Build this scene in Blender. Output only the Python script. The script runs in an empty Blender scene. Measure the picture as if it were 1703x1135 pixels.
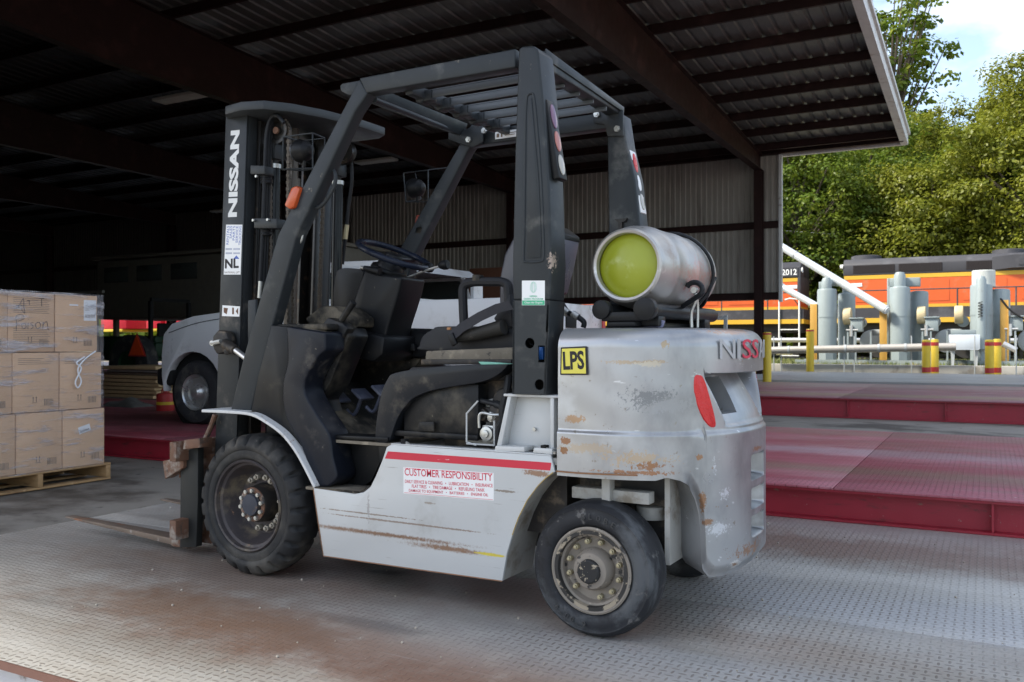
import bpy, bmesh, math, random
import numpy as np
from mathutils import Vector, Matrix
random.seed(7); RNG = np.random.default_rng(7)
S = bpy.context.scene; COL = S.collection
R = math.radians
# ---------------------------------------------------------------- camera
CAM = Vector((3.184, -3.578, 1.10)); TH = R(29.9); FPX = 1472.0
cam = bpy.data.cameras.new('camera'); co = bpy.data.objects.new('camera', cam); COL.objects.link(co)
co.location = CAM; co.rotation_euler = (R(90.214), 0, TH)
cam.sensor_width = 36; cam.lens = 36*FPX/1703; cam.clip_end = 2000; cam.clip_start = .05
S.camera = co
cam.dof.use_dof = True; cam.dof.focus_distance = 3.9; cam.dof.aperture_fstop = 8
# ---------------------------------------------------------------- light
SUN_EL, SUN_AZ = 47, 235      # elevation, compass-like azimuth (deg, from +Y clockwise)
w = bpy.data.worlds.new('World'); S.world = w; w.use_nodes = True
nt = w.node_tree; nt.nodes.clear()
out = nt.nodes.new('ShaderNodeOutputWorld'); bg = nt.nodes.new('ShaderNodeBackground')
sky = nt.nodes.new('ShaderNodeTexSky'); sky.sky_type = 'NISHITA'; sky.sun_disc = False
sky.sun_elevation = R(SUN_EL); sky.sun_rotation = R(SUN_AZ); sky.air_density = 1.0; sky.dust_density = 1.2; sky.ozone_density = 1.0
tc = nt.nodes.new('ShaderNodeTexCoord'); mp = nt.nodes.new('ShaderNodeMapping'); mp.inputs['Scale'].default_value = (1, 1, 1.9)
mp.inputs['Location'].default_value = (.35, .12, .1)
nz = nt.nodes.new('ShaderNodeTexNoise'); nz.inputs['Scale'].default_value = 3.0; nz.inputs['Detail'].default_value = 7; nz.inputs['Roughness'].default_value = .5
cr = nt.nodes.new('ShaderNodeValToRGB'); cr.color_ramp.elements[0].position = .50; cr.color_ramp.elements[1].position = .64
cr.color_ramp.elements[0].color = (.10, .10, .10, 1)
mx = nt.nodes.new('ShaderNodeMix'); mx.data_type = 'RGBA'; mx.inputs[7].default_value = (6.2, 6.3, 6.4, 1)
L = nt.links.new
L(tc.outputs['Generated'], mp.inputs[0]); L(mp.outputs[0], nz.inputs['Vector']); L(nz.outputs['Fac'], cr.inputs[0])
L(cr.outputs[0], mx.inputs[0]); L(sky.outputs[0], mx.inputs[6]); L(mx.outputs[2], bg.inputs[0]); L(bg.outputs[0], out.inputs[0])
bg.inputs[1].default_value = .125
sl = bpy.data.lights.new('sun', 'SUN'); sl.energy = 3.0; sl.angle = R(10); sl.color = (1, .93, .80)
so = bpy.data.objects.new('sun', sl); COL.objects.link(so)
az = R(SUN_AZ); sd = Vector((math.sin(az)*math.cos(R(SUN_EL)), math.cos(az)*math.cos(R(SUN_EL)), math.sin(R(SUN_EL))))
so.rotation_euler = (-sd).to_track_quat('-Z', 'Y').to_euler()
S.view_settings.view_transform = 'Standard'; S.view_settings.look = 'None'
S.view_settings.exposure = 1.36; S.view_settings.gamma = 1
S.render.engine = 'CYCLES'
# ---------------------------------------------------------------- places
_c, _s = math.cos(TH), math.sin(TH)
_r = Vector((_c, _s, 0)); _f = Vector((-_s, _c, 0)); _pt = R(.214)
_F2 = _f*math.cos(_pt)+Vector((0, 0, 1))*math.sin(_pt); _U2 = Vector((0, 0, 1))*math.cos(_pt)-_f*math.sin(_pt)
SA = R(1.6)
def ray(px, py): return _r*((px-851.5)/FPX)-_U2*((py-567.5)/FPX)+_F2
def P(px, py, x=None, y=None, z=None):
    """world point where a sight line of the photograph meets a real plane of the place"""
    d = ray(px, py)
    t = (x-CAM.x)/d.x if x is not None else (y-CAM.y)/d.y if y is not None else (z-CAM.z)/d.z
    return CAM+d*t
def W(u, v, z=0):  # site frame (platforms, shed, railway) -> world
    return Vector((CAM.x+u*math.cos(SA)-v*math.sin(SA), CAM.y+u*math.sin(SA)+v*math.cos(SA), z))
def Q(px, py, **k):
    d = ray(px, py); D = (d.x*math.cos(SA)+d.y*math.sin(SA), -d.x*math.sin(SA)+d.y*math.cos(SA), d.z)
    a, v = list(k.items())[0]; i = 'uvz'.index(a); o = (0, 0, CAM.z); t = (v-o[i])/D[i]
    return Vector([o[j]+t*D[j] for j in range(3)])
# ---------------------------------------------------------------- materials
class NT:
    def __init__(s, name):
        s.m = bpy.data.materials.new(name); s.m.use_nodes = True; s.t = s.m.node_tree; s.t.nodes.clear()
        s.out = s.t.nodes.new('ShaderNodeOutputMaterial'); s.b = s.t.nodes.new('ShaderNodeBsdfPrincipled')
        s.t.links.new(s.b.outputs[0], s.out.inputs[0]); s.tc = s.t.nodes.new('ShaderNodeTexCoord'); s.co = s.tc.outputs['Object']
    def n(s, k): return s.t.nodes.new('ShaderNode'+k)
    def set(s, sock, v):
        if isinstance(v, bpy.types.NodeSocket): s.t.links.new(v, sock)
        else: sock.default_value = v
    def math(s, op, a, b=0, c=0):
        n = s.n('Math'); n.operation = op
        for i, v in enumerate((a, b, c)): s.set(n.inputs[i], v)
        return n.outputs[0]
    def map(s, sc=(1, 1, 1), loc=(0, 0, 0), rot=(0, 0, 0), src=None):
        n = s.n('Mapping'); s.set(n.inputs[0], src or s.co); n.inputs['Scale'].default_value = sc; n.inputs['Location'].default_value = loc; n.inputs['Rotation'].default_value = rot
        return n.outputs[0]
    def noise(s, scale, detail=4, sc=(1, 1, 1), rough=.55, seed=0, src=None):
        n = s.n('TexNoise'); s.set(n.inputs['Vector'], s.map(sc, (seed*3.1, seed*1.7, seed*2.3), src=src)); n.inputs['Scale'].default_value = scale
        n.inputs['Detail'].default_value = detail; n.inputs['Roughness'].default_value = rough
        return n.outputs['Fac']
    def step(s, v, lo, hi):
        n = s.n('MapRange'); n.interpolation_type = 'SMOOTHSTEP'; s.set(n.inputs[0], v); n.inputs[1].default_value = lo; n.inputs[2].default_value = hi
        return n.outputs[0]
    def mix(s, f, a, b):
        n = s.n('Mix'); n.data_type = 'RGBA'
        col = lambda c: (*c, 1) if isinstance(c, tuple) and len(c) == 3 else c
        s.set(n.inputs[0], f); s.set(n.inputs[6], col(a)); s.set(n.inputs[7], col(b))
        return n.outputs[2]
    def blot(s, c, r, ns=6, amp=.7, seed=0, soft=.25, fleck=0):
        """irregular patch round c with half-sizes r (object space)"""
        m = s.n('Mapping'); s.t.links.new(s.co, m.inputs[0]); m.inputs['Location'].default_value = tuple(-a/b for a, b in zip(c, r)); m.inputs['Scale'].default_value = tuple(1/b for b in r)
        l = s.n('VectorMath'); l.operation = 'LENGTH'; s.t.links.new(m.outputs[0], l.inputs[0])
        d = s.math('MULTIPLY_ADD', s.shared(('n', round(ns/12)), max(6, round(ns/12)*12), .68), amp*4, l.outputs['Value'])
        if fleck: d = s.math('MULTIPLY_ADD', s.shared('f', 85, .75), amp*fleck, d)
        return s.step(d, 1+soft, 1-soft)
    def shared(s, key, sc, rough):
        if not hasattr(s, 'sh'): s.sh = {}
        if key not in s.sh: s.sh[key] = s.math('SUBTRACT', s.noise(sc, 6, seed=3, rough=rough), .5)
        return s.sh[key]
    def bump(s, h, strength=.3, dist=.01):
        n = s.n('Bump'); n.inputs['Strength'].default_value = strength; n.inputs['Distance'].default_value = dist; s.set(n.inputs['Height'], h)
        s.t.links.new(n.outputs[0], s.b.inputs['Normal'])
    def fin(s, col, rough=.5, metal=0, **k):
        s.set(s.b.inputs['Base Color'], (*col, 1) if isinstance(col, tuple) and len(col) == 3 else col)
        s.set(s.b.inputs['Roughness'], rough); s.set(s.b.inputs['Metallic'], metal)
        for a, v in k.items(): s.set(s.b.inputs[a], v)
        return s.m
MATS = {}
def M(name, col, rough=.5, metal=0, var=.25, scale=6, layers=(), bump=None, blots=(), rvar=.15, stretch=(1, 1, 1)):
    """painted/dirty surface: base with soft variation, noise layers (col, scale, lo, hi, stretch, detail) and patches"""
    if name in MATS: return MATS[name]
    t = NT(name)
    c = t.mix(t.noise(scale, 5, stretch), tuple(x*(1-var) for x in col), tuple(min(1, x*(1+var)) for x in col))
    for i, l in enumerate(layers):
        lc, sc, lo, hi = l[:4]; st = l[4] if len(l) > 4 else (1, 1, 1); dt = l[5] if len(l) > 5 else 6
        c = t.mix(t.step(t.noise(sc, dt, st, .62, seed=i+2), lo, hi), c, lc)
    for i, b in enumerate(blots):
        c = t.mix(t.math('MULTIPLY', t.blot(b[1], b[2], b[3] if len(b) > 3 else 8, b[4] if len(b) > 4 else .7, i+1, (b[5] if len(b) > 5 else .2)*.6, 8), .9), c, b[0])
    rr = t.math('ADD', t.math('MULTIPLY', t.noise(scale*2.3, 4, stretch, seed=9), rvar*2), max(0, rough-rvar))
    if bump: t.bump(t.noise(bump[0], 5, seed=5), bump[1], bump[2])
    MATS[name] = t.fin(c, rr, metal, **({'Specular IOR Level': .22} if max(col) < .07 and metal < .25 else {}))
    return MATS[name]
def glassy(name, col, rough=.05, trans=1.0):
    if name in MATS: return MATS[name]
    t = NT(name); MATS[name] = t.fin(col, rough, 0, **{'Transmission Weight': trans, 'IOR': 1.45}); return MATS[name]
# ---------------------------------------------------------------- mesh building
class MB:
    def __init__(s): s.v = []; s.f = []
    def add(s, vs, fs):
        o = len(s.v); s.v += [tuple(v) for v in vs]; s.f += [tuple(i+o for i in f) for f in fs]; return s
    def box(s, c, size, rot=None, taper=1):
        x, y, z = (a/2 for a in size)
        vs = [Vector(p) for p in ((-x,-y,-z),(x,-y,-z),(x,y,-z),(-x,y,-z),(-x*taper,-y*taper,z),(x*taper,-y*taper,z),(x*taper,y*taper,z),(-x*taper,y*taper,z))]
        if rot: vs = [rot @ v for v in vs]
        c = Vector(c); return s.add([v+c for v in vs], [(0,3,2,1),(4,5,6,7),(0,1,5,4),(1,2,6,5),(2,3,7,6),(3,0,4,7)])
    def b2(s, a, b):
        return s.box([(p+q)/2 for p, q in zip(a, b)], [abs(q-p) for p, q in zip(a, b)])
    def prism(s, pts, d):
        """closed outline pts (3D), pushed along vector d"""
        pts = [Vector(p) for p in pts]; d = Vector(d); n = len(pts)
        nr = Vector((0, 0, 0))
        for i in range(n): nr += pts[i].cross(pts[(i+1) % n])
        if nr.dot(d) > 0: pts = pts[::-1]
        vs = pts+[p+d for p in pts]
        return s.add(vs, [tuple(range(n)), tuple(range(2*n-1, n-1, -1))]+[(i, i+n, (i+1) % n+n, (i+1) % n) for i in range(n)])
    def rings(s, rings, closed=True, caps=True):
        n = len(rings[0]); vs = [v for r in rings for v in r]; fs = []
        for k in range(len(rings)-1):
            for i in range(n if closed else n-1):
                j = (i+1) % n; fs.append((k*n+i, k*n+j, (k+1)*n+j, (k+1)*n+i))
        if caps: fs += [tuple(range(n))[::-1], tuple((len(rings)-1)*n+i for i in range(n))]
        return s.add(vs, fs)
    def cyl(s, a, b, r, r2=None, n=16, caps=True):
        a, b = Vector(a), Vector(b); r2 = r if r2 is None else r2; d = (b-a).normalized()
        x = d.orthogonal().normalized(); y = d.cross(x)
        ring = lambda c, q: [c+(x*math.cos(2*math.pi*i/n)+y*math.sin(2*math.pi*i/n))*q for i in range(n)]
        return s.rings([ring(a, r), ring(b, r2)], True, caps)
    def tube(s, pts, r, n=8, smooth=True, closed=False):
        pts = [Vector(p) for p in pts]
        if smooth and len(pts) > 2:
            o = []; m = len(pts)
            for i in range(m if closed else m-1):
                p0 = pts[(i-1) % m] if closed or i > 0 else pts[i]; p1 = pts[i]; p2 = pts[(i+1) % m]; p3 = pts[(i+2) % m] if closed or i+2 < m else p2
                for k in range(6):
                    t = k/6; o.append(.5*((2*p1)+(p2-p0)*t+(2*p0-5*p1+4*p2-p3)*t*t+(3*p1-p0-3*p2+p3)*t**3))
            if not closed: o.append(pts[-1])
            pts = o
        m = len(pts); rings = []; x = None
        for i, p in enumerate(pts):
            a = pts[(i-1) % m] if closed or i > 0 else p; b = pts[(i+1) % m] if closed or i < m-1 else p
            d = (b-a).normalized()
            x = d.orthogonal().normalized() if x is None else (x-d*x.dot(d)).normalized()
            y = d.cross(x); rr = r(i/(m-1)) if callable(r) else r
            rings.append([p+(x*math.cos(2*math.pi*k/n)+y*math.sin(2*math.pi*k/n))*rr for k in range(n)])
        if closed: rings.append(rings[0]); return s.rings(rings, True, False)
        return s.rings(rings)
    def lathe(s, prof, c, axis='y', n=48, f=None, closed=False):
        """prof: (offset along axis, radius)"""
        rings = []
        for j, (a, r) in enumerate(prof):
            ring = []
            for i in range(n):
                t = 2*math.pi*i/n; q = r if f is None else f(j, i, a, r)
                dx, dz = math.cos(t)*q, math.sin(t)*q
                ring.append(Vector(c)+(Vector((dx, a, dz)) if axis == 'y' else Vector((dx, dz, a)) if axis == 'z' else Vector((a, dx, dz))))
            rings.append(ring)
        return s.rings(rings, True, False)
    def grid(s, f, nu, nv):
        vs = [f(i/(nu-1), j/(nv-1)) for j in range(nv) for i in range(nu)]
        return s.add(vs, [(j*nu+i, j*nu+i+1, (j+1)*nu+i+1, (j+1)*nu+i) for j in range(nv-1) for i in range(nu-1)])
    def mesh(s, name, mat, bev=0, ang=32, seg=2):
        me = bpy.data.meshes.new(name); me.from_pydata(s.v, [], s.f); me.update()
        bm = bmesh.new(); bm.from_mesh(me); bmesh.ops.recalc_face_normals(bm, faces=bm.faces)
        if bev:
            es = [e for e in bm.edges if len(e.link_faces) == 2 and e.calc_face_angle(0) > R(28)]
            bmesh.ops.bevel(bm, geom=es, offset=bev, segments=seg, affect='EDGES', profile=.5, clamp_overlap=True)
        bm.to_mesh(me); bm.free()
        me.shade_smooth(); me.set_sharp_from_angle(angle=R(ang))
        me.materials.append(mat); return me
    def obj(s, name, mat, parent=None, bev=0, ang=32, seg=2, world=True):
        """mesh written in world coordinates, hung under parent"""
        o = bpy.data.objects.new(name, s.mesh(name, mat, bev, ang, seg)); COL.objects.link(o)
        if parent is not None: hang(o, parent, world)
        return o
def hang(o, parent, world=True):
    o.parent = parent
    if world: o.matrix_parent_inverse = wm(parent).inverted()
def wm(o):
    m = Matrix.LocRotScale(o.location, o.rotation_euler, o.scale)
    return m if o.parent is None else wm(o.parent) @ o.matrix_parent_inverse @ m
def tag(o, label=None, cat=None, group=None, kind=None):
    for k, v in (('label', label), ('category', cat), ('group', group), ('kind', kind)):
        if v: o[k] = v
    return o
def thing(name, loc, label, cat, group=None, rz=0):
    o = bpy.data.objects.new(name, None); COL.objects.link(o); o.location = loc; o.rotation_euler = (0, 0, rz); o.empty_display_size = .1
    return tag(o, label, cat, group)
def place(me, name, parent=None, loc=(0, 0, 0), rot=(0, 0, 0)):
    """an object of shared mesh data, in its parent's frame"""
    o = bpy.data.objects.new(name, me); COL.objects.link(o); o.location = loc; o.rotation_euler = rot
    if parent is not None: o.parent = parent
    return o
def copy_tree(o, parent=None):
    c = o.copy(); COL.objects.link(c); c.parent = parent
    if parent is not None: c.matrix_parent_inverse = o.matrix_parent_inverse
    for ch in list(o.children): copy_tree(ch, c)
    return c
def cr(pts, n=5, closed=True, keep=()):
    """smooth outline through photo points; indices in keep stay sharp corners"""
    m = len(pts); o = []
    for i in range(m if closed else m-1):
        g = lambda k: pts[k % m] if closed else pts[max(0, min(m-1, k))]
        p1, p2 = g(i), g(i+1); p0 = g(i-1) if i not in keep else p1; p3 = g(i+2) if (i+1) % m not in keep else p2
        for k in range(n):
            t = k/n; o.append(tuple(.5*((2*b)+(c-a)*t+(2*a-5*b+4*c-d)*t*t+(3*b-a-3*c+d)*t**3) for a, b, c, d in zip(p0, p1, p2, p3)))
    if not closed: o.append(pts[-1])
    return o
def px_y(pts, y0, y1=None, mb=None):
    """side outline measured on the plane y=y0 -> solid reaching y1"""
    mb = mb or MB(); return mb.prism([P(a, b, y=y0) for a, b in pts], (0, y1-y0, 0))
def text(body, org, right, up, w, h, mat, parent=None, name='lettering', bold=0, ext=.0008, world=True, shear=0):
    """flat lettering: org = lower left corner, fitted to w x h"""
    cu = bpy.data.curves.new('t', 'FONT'); cu.body = body; cu.size = 1; cu.offset = bold; cu.extrude = 0; cu.resolution_u = 3; cu.shear = shear
    to = bpy.data.objects.new('t', cu); COL.objects.link(to)
    dg = bpy.context.evaluated_depsgraph_get(); me = bpy.data.meshes.new_from_object(to.evaluated_get(dg))
    bpy.data.objects.remove(to); bpy.data.curves.remove(cu)
    vs = [v.co.copy() for v in me.vertices]
    x0, x1 = min(v.x for v in vs), max(v.x for v in vs); y0, y1 = min(v.y for v in vs), max(v.y for v in vs)
    right, up = Vector(right).normalized(), Vector(up).normalized(); nn = right.cross(up)
    for v in me.vertices:
        a, b = (v.co.x-x0)/(x1-x0)*w, (v.co.y-y0)/(y1-y0)*h
        v.co = Vector(org)+right*a+up*b
    if ext > .0009:
        bm = bmesh.new(); bm.from_mesh(me); r = bmesh.ops.extrude_face_region(bm, geom=bm.faces[:])
        for e in r['geom']:
            if isinstance(e, bmesh.types.BMVert): e.co += nn*ext
        bmesh.ops.recalc_face_normals(bm, faces=bm.faces); bm.to_mesh(me); bm.free()
    me.name = name; me.materials.clear(); me.materials.append(mat)
    o = bpy.data.objects.new(name, me); COL.objects.link(o)
    if parent is not None: hang(o, parent, world)
    return o
RZ = lambda a: Matrix.Rotation(a, 3, 'Z'); RY = lambda a: Matrix.Rotation(a, 3, 'Y'); RX = lambda a: Matrix.Rotation(a, 3, 'X')
# ================================================================ materials of the setting
def plate_mat(name, base, lug, stainlist, pitch=.034, base2=None, lugfade=0.0, metal=.12, rough=.42, dirt=(.3,.26,.21)):
    t = NT(name)
    sep = t.n('SeparateXYZ'); t.t.links.new(t.co, sep.inputs[0])
    a = t.math('DIVIDE', sep.outputs[0], pitch); b = t.math('DIVIDE', sep.outputs[1], pitch)
    ia, ib = t.math('FLOOR', a), t.math('FLOOR', b)
    par = t.math('FLOORED_MODULO', t.math('ADD', ia, ib), 2)
    fa, fb = t.math('SUBTRACT', t.math('SUBTRACT', a, ia), .5), t.math('SUBTRACT', t.math('SUBTRACT', b, ib), .5)
    def ell(p, q): return t.math('ADD', t.math('POWER', t.math('ABSOLUTE', t.math('DIVIDE', p, .47)), 2), t.math('POWER', t.math('ABSOLUTE', t.math('DIVIDE', q, .15)), 2))
    e = t.math('ADD', t.math('MULTIPLY', ell(fa, fb), par), t.math('MULTIPLY', ell(fb, fa), t.math('SUBTRACT', 1, par)))
    m = t.step(e, 1.25, .55)
    c = t.mix(t.step(t.noise(1.3, 5, (.5, 1.6, 1)), .38, .62), base, base2 or tuple(x*1.25 for x in base))
    c = t.mix(t.math('MULTIPLY', t.step(t.noise(.8, 9, (.35, 2.2, 1), .75, seed=4), .46, .66), .62), c, dirt)
    c = t.mix(t.math('MULTIPLY', t.step(t.noise(2.2, 9, (.3, 1.5, 1), .75, seed=21), .55, .68), .5), c, tuple(x*.55 for x in base))
    for i, (col, ce, ra, amt) in enumerate(stainlist):
        c = t.mix(t.math('MULTIPLY', t.blot(ce, ra, 2.6, .55, i+3, .75), amt), c, col)
    fine = t.noise(55, 6, seed=6, rough=.7)
    c = t.mix(t.math('MULTIPLY', t.step(fine, .35, .7), .25), c, tuple(x*.45 for x in base))
    c = t.mix(t.step(t.noise(38, 3, seed=8), .73, .76), c, (.6, .56, .5))
    wear = t.step(t.noise(1.1, 5, (.6, 1.5, 1), seed=12), .4-lugfade, .62)
    c2 = t.mix(t.math('MULTIPLY', m, t.math('ADD', t.math('MULTIPLY', wear, .62), .16)), c, lug)
    scr = t.step(t.noise(9, 6, (.25, 6, 1), .7, seed=14), .62, .7)
    c2 = t.mix(t.math('MULTIPLY', scr, .2), c2, (.55, .55, .55))
    t.bump(m, .55, .003)
    return t.fin(c2, t.math('ADD', t.math('MULTIPLY', t.noise(2.5, 5, seed=3), .3), rough-.15), metal)
mGrey = plate_mat('grey_checker_plate', (.46, .445, .41), (.17, .145, .12), [
    ((.20, .092, .052), (-2.0, 2.55, 0), (1.35, .27, 1), .75), ((.25, .14, .085), (-3.2, 3.1, 0), (1.0, .28, 1), .65),
    ((.15, .065, .035), (-1.6, 2.42, 0), (.5, .14, 1), .7), ((.23, .14, .10), (-.6, 5.05, 0), (2.6, .3, 1), .8),
    ((.22, .13, .09), (-3.9, 4.3, 0), (.9, .5, 1), .5), ((.07, .065, .06), (-2.55, 3.48, 0), (.09, .05, 1), .9),
    ((.1, .05, .035), (-.62, 2.34, 0), (.14, .1, 1), .9), ((.08, .06, .05), (-2.1, 2.8, 0), (.2, .05, 1), .7),
    ((.44, .45, .47), (-.2, 3.95, 0), (2.2, .25, 1), .6), ((.46, .47, .48), (-.9, 2.9, 0), (1.2, .22, 1), .5), ((.27, .15, .085), (-2.9, 2.6, 0), (.7, .18, 1), .6), ((.30, .2, .13), (-1.2, 3.3, 0), (.8, .15, 1), .5)])
mRed = plate_mat('red_checker_plate', (.34, .055, .08), (.17, .04, .05), [
    ((.24, .15, .10), (-.5, 6.65, 0), (3.2, .2, 1), .75), ((.42, .30, .33), (-.5, 7.8, 0), (3.5, .25, 1), .7), ((.30, .2, .16), (-.5, 9.4, 0), (6, .28, 1), .6),
    ((.08, .04, .04), (-8.5, 7.5, 0), (2.5, 1.5, 1), .8)], base2=(.48, .15, .19), rough=.5, metal=.1, dirt=(.28, .17, .15))
mRed2 = plate_mat('red_checker_plate_far', (.26, .07, .09), (.12, .03, .04), [
    ((.34, .26, .14), (0, 14.9, 0), (9, .4, 1), .8), ((.33, .25, .22), (0, 18.3, 0), (9, .9, 1), .8)], base2=(.36, .15, .17), rough=.5, metal=.1)
mGrey2 = plate_mat('grey_checker_plate_far', (.30, .30, .29), (.16, .15, .14), [], rough=.5, metal=.1)
mRedBeam = M('red_painted_beam', (.31, .014, .03), .5, 0, .2, 3, layers=[((.12, .02, .02), 6, .55, .75, (1, 1, 4)), ((.22, .11, .08), 16, .66, .72, (.5, 1, 2)), ((.34, .25, .22), 30, .68, .73)])
mBeamRust = M('rusty_beam_edge', (.16, .08, .06), .7, 0, .3, 9)
mConc = M('stained_concrete', (.26, .235, .20), .75, 0, .22, 1.6, layers=[((.085, .07, .055), .7, .45, .62, (1, 1.4, 1)), ((.3, .28, .25), 2.4, .58, .72), ((.07, .06, .05), 5, .62, .7)], bump=(60, .2, .004))
mConcL = M('pale_concrete', (.42, .40, .36), .8, 0, .15, 3, layers=[((.25, .23, .2), 2, .5, .7)])
mDirt = M('dark_gravel_ground', (.26, .25, .24), .9, 0, .3, 2, layers=[((.42, .40, .37), 14, .55, .7)], bump=(40, .5, .02))
mGrass = M('dry_grass_ground', (.17, .16, .075), .95, 0, .35, 1.2, layers=[((.27, .24, .15), .9, .45, .65), ((.09, .12, .035), 3, .55, .7)], bump=(20, .6, .05))
mMaroon = M('maroon_primer_steel', (.018, .0062, .0052), .6, 0, .25, 3, layers=[((.035, .014, .012), 2, .5, .7)])
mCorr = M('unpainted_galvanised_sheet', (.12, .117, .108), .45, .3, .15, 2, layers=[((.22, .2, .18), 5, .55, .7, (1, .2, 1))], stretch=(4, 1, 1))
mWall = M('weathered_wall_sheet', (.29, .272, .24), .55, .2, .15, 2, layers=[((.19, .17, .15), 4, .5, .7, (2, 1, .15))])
mCorrShade = M('shade_darkened_roof_sheet', (.045, .043, .04), .6, .2, .2, 2)  # darkened copy of the roof sheet, deep interior shade put into its colour
mWallShade = M('shade_darkened_wall_sheet', (.06, .052, .045), .6, .1, .2, 2)  # wall sheet again, with the far-left gloom painted into the colour
mTrim = M('pale_galvanised_trim', (.52, .53, .52), .5, .2, .12, 3, layers=[((.3, .28, .25), 6, .55, .7)])
mDark = M('dark_void_metal', (.01, .01, .01), .7, 0, .2)
# ================================================================ ground
def struct(name, mb, mat, bev=0, ang=32):
    o = mb.obj(name, mat, None, bev, ang); o.location = W(0, 0, 0); o.rotation_euler = (0, 0, SA); o['kind'] = 'structure'; return o
struct('ground', MB().b2((-420, -120, -.55), (420, 520, -.5)), mDirt)
g = MB(); g.b2((-420, 28.65, -.5), (420, 520, .45))
struct('grass_ground', g, mGrass)
g = MB(); g.b2((-60, -40, -.5), (-5.04, 28.2, -.006)); g.b2((-5.04, 5.9, -.5), (30, 28.2, -.006))
struct('concrete_ground', g, mConc)
dk = MB().b2((-5.03, 1.87, -.022), (9, 3.70, 0)); dk.b2((-5.03, 3.708, -.022), (9, 5.79, -.0015))
dk = struct('deck', dk, mGrey, .002)
def sub(name, mb, mat, parent, bev=0, **k): # same local frame as the parent structure
    o = mb.obj(name, mat, None, bev, **k); o.parent = parent; return o
b = MB().b2((-5.03, 1.93, -.42), (9, 1.95, -.024)); b.b2((-5.03, 1.875, -.44), (9, 2.0, -.42))
mWeb = M('whitish_web_paint', (.55, .54, .55), .6, 0, .2, 4, layers=[((.2, .15, .13), 5, .6, .7)])
sub('edge_beam', b, mWeb, dk)
b = MB()
for u in (-5.0, -3.34, -1.5, .4, 2.3): b.b2((u, 1.875, -.42), (u+.02, 1.93, -.024))
sub('stiffener', b, mDark, dk)
sub('edge_strip', MB().b2((-5.03, 1.862, -.026), (9, 1.874, .0)), mBeamRust, dk)
st = MB()
for i in range(320):
    u, v = random.uniform(-5, 1), random.uniform(1.9, 5.7); r = random.choice((.002, .002, .003, .004, .006))
    n = 6; st.lathe([(-r*.6, r*.5), (0, r), (r*.7, r*.55), (r*.8, .0001)], (u, v, r*.5), 'z', n)
p = struct('pebbles', st, M('pebble', (.45, .40, .33), .8, 0, .3, 40)); del p['kind']; tag(p, 'scattered gravel grains and grit on the grey steel deck', 'grit', kind='stuff')
# ================================================================ red steel platforms
def platform(name, v0, v1, zt, u0, u1, mat, label, stiff, joints, flange=.1):
    t = thing(name, W(0, v0, 0), label, 'platform', rz=SA); inv = lambda o: o
    def put(nm, mb, m, bev=0):
        mb.v = [(x, y, z) for x, y, z in mb.v]; o = mb.obj(nm, m, None, bev); o.parent = t; o.location = (0, -v0, 0); return o
    js = [u0]+joints+[u1]
    for a, b_ in zip(js[:-1], js[1:]): put('deck_plate', MB().b2((a+.003, v0-.012, zt-.014), (b_-.003, v1, zt)), mat, .003)
    bm_ = MB().b2((u0, v0+.08, .008), (u1, v0+.095, zt-.015)); bm_.b2((u0, v0, -.002), (u1, v0+.16, .012)); bm_.b2((u0, v0+.0, zt-.03), (u1, v0+.16, zt-.0145))
    put('edge_beam', bm_, mRedBeam)
    bm_ = MB().b2((u0, v1-.09, .0), (u1, v1-.08, zt-.015)); put('far_beam', bm_, mRedBeam)
    for u in stiff: put('stiffener', MB().b2((u-.006, v0+.012, .013), (u+.006, v0+.079, zt-.031)), mRedBeam)
    return t
platform('red_platform', 5.80, 9.75, .21, -40, 30, mRed, 'wide red steel checker platform just beyond the grey deck', [-26+2.9*i-.08 for i in range(18)], [-18.85, -12.85, -6.85, -.85, 5.15, 11])
platform('red_platform', 14.0, 19.2, .30, -40, 30, mRed2, 'far red steel platform with dirty tan edge in front of the bollards', [-9.71+1.31*i for i in range(20)], [-20, -14, -8, -2, 4, 10])
t = thing('grey_platform', W(0, 20.3, 0), 'long pale grey flat platform behind the red ones, nearest the concrete wall', 'platform', rz=SA)
o = MB().b2((-40, 0, .18), (30, 6.6, .30)).obj('deck_plate', mGrey2); o.parent = t
o = MB().b2((-40, .3, -.02), (30, .33, .17)).obj('edge_beam', mDark); o.parent = t
t2 = MB().b2((-40, 28.3, -.1), (30, 28.66, .49)); cw = struct('kerb_wall', t2, mConcL, .02); del cw['kind']; tag(cw, 'low weathered concrete wall along the grass behind the bollards', 'wall')
# ================================================================ shed
ZE, SL, VW, UE = 6.25, .058, 24.3, -1.83
shed = thing('shed', W(-10, VW, 0), 'open sided steel shed with maroon frame and corrugated roof over the platforms', 'shed', rz=SA)
SH = Vector((-10, VW, 0))
def sp(name, mb, mat, bev=0, ang=30, parent=None):
    o = mb.obj(name, mat, None, bev, ang); o.parent = parent or shed
    if parent is None: o.location = -SH
    return o
zr = lambda v: ZE+(VW-v)*SL
VN = -2.2        # near end of the roof
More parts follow.
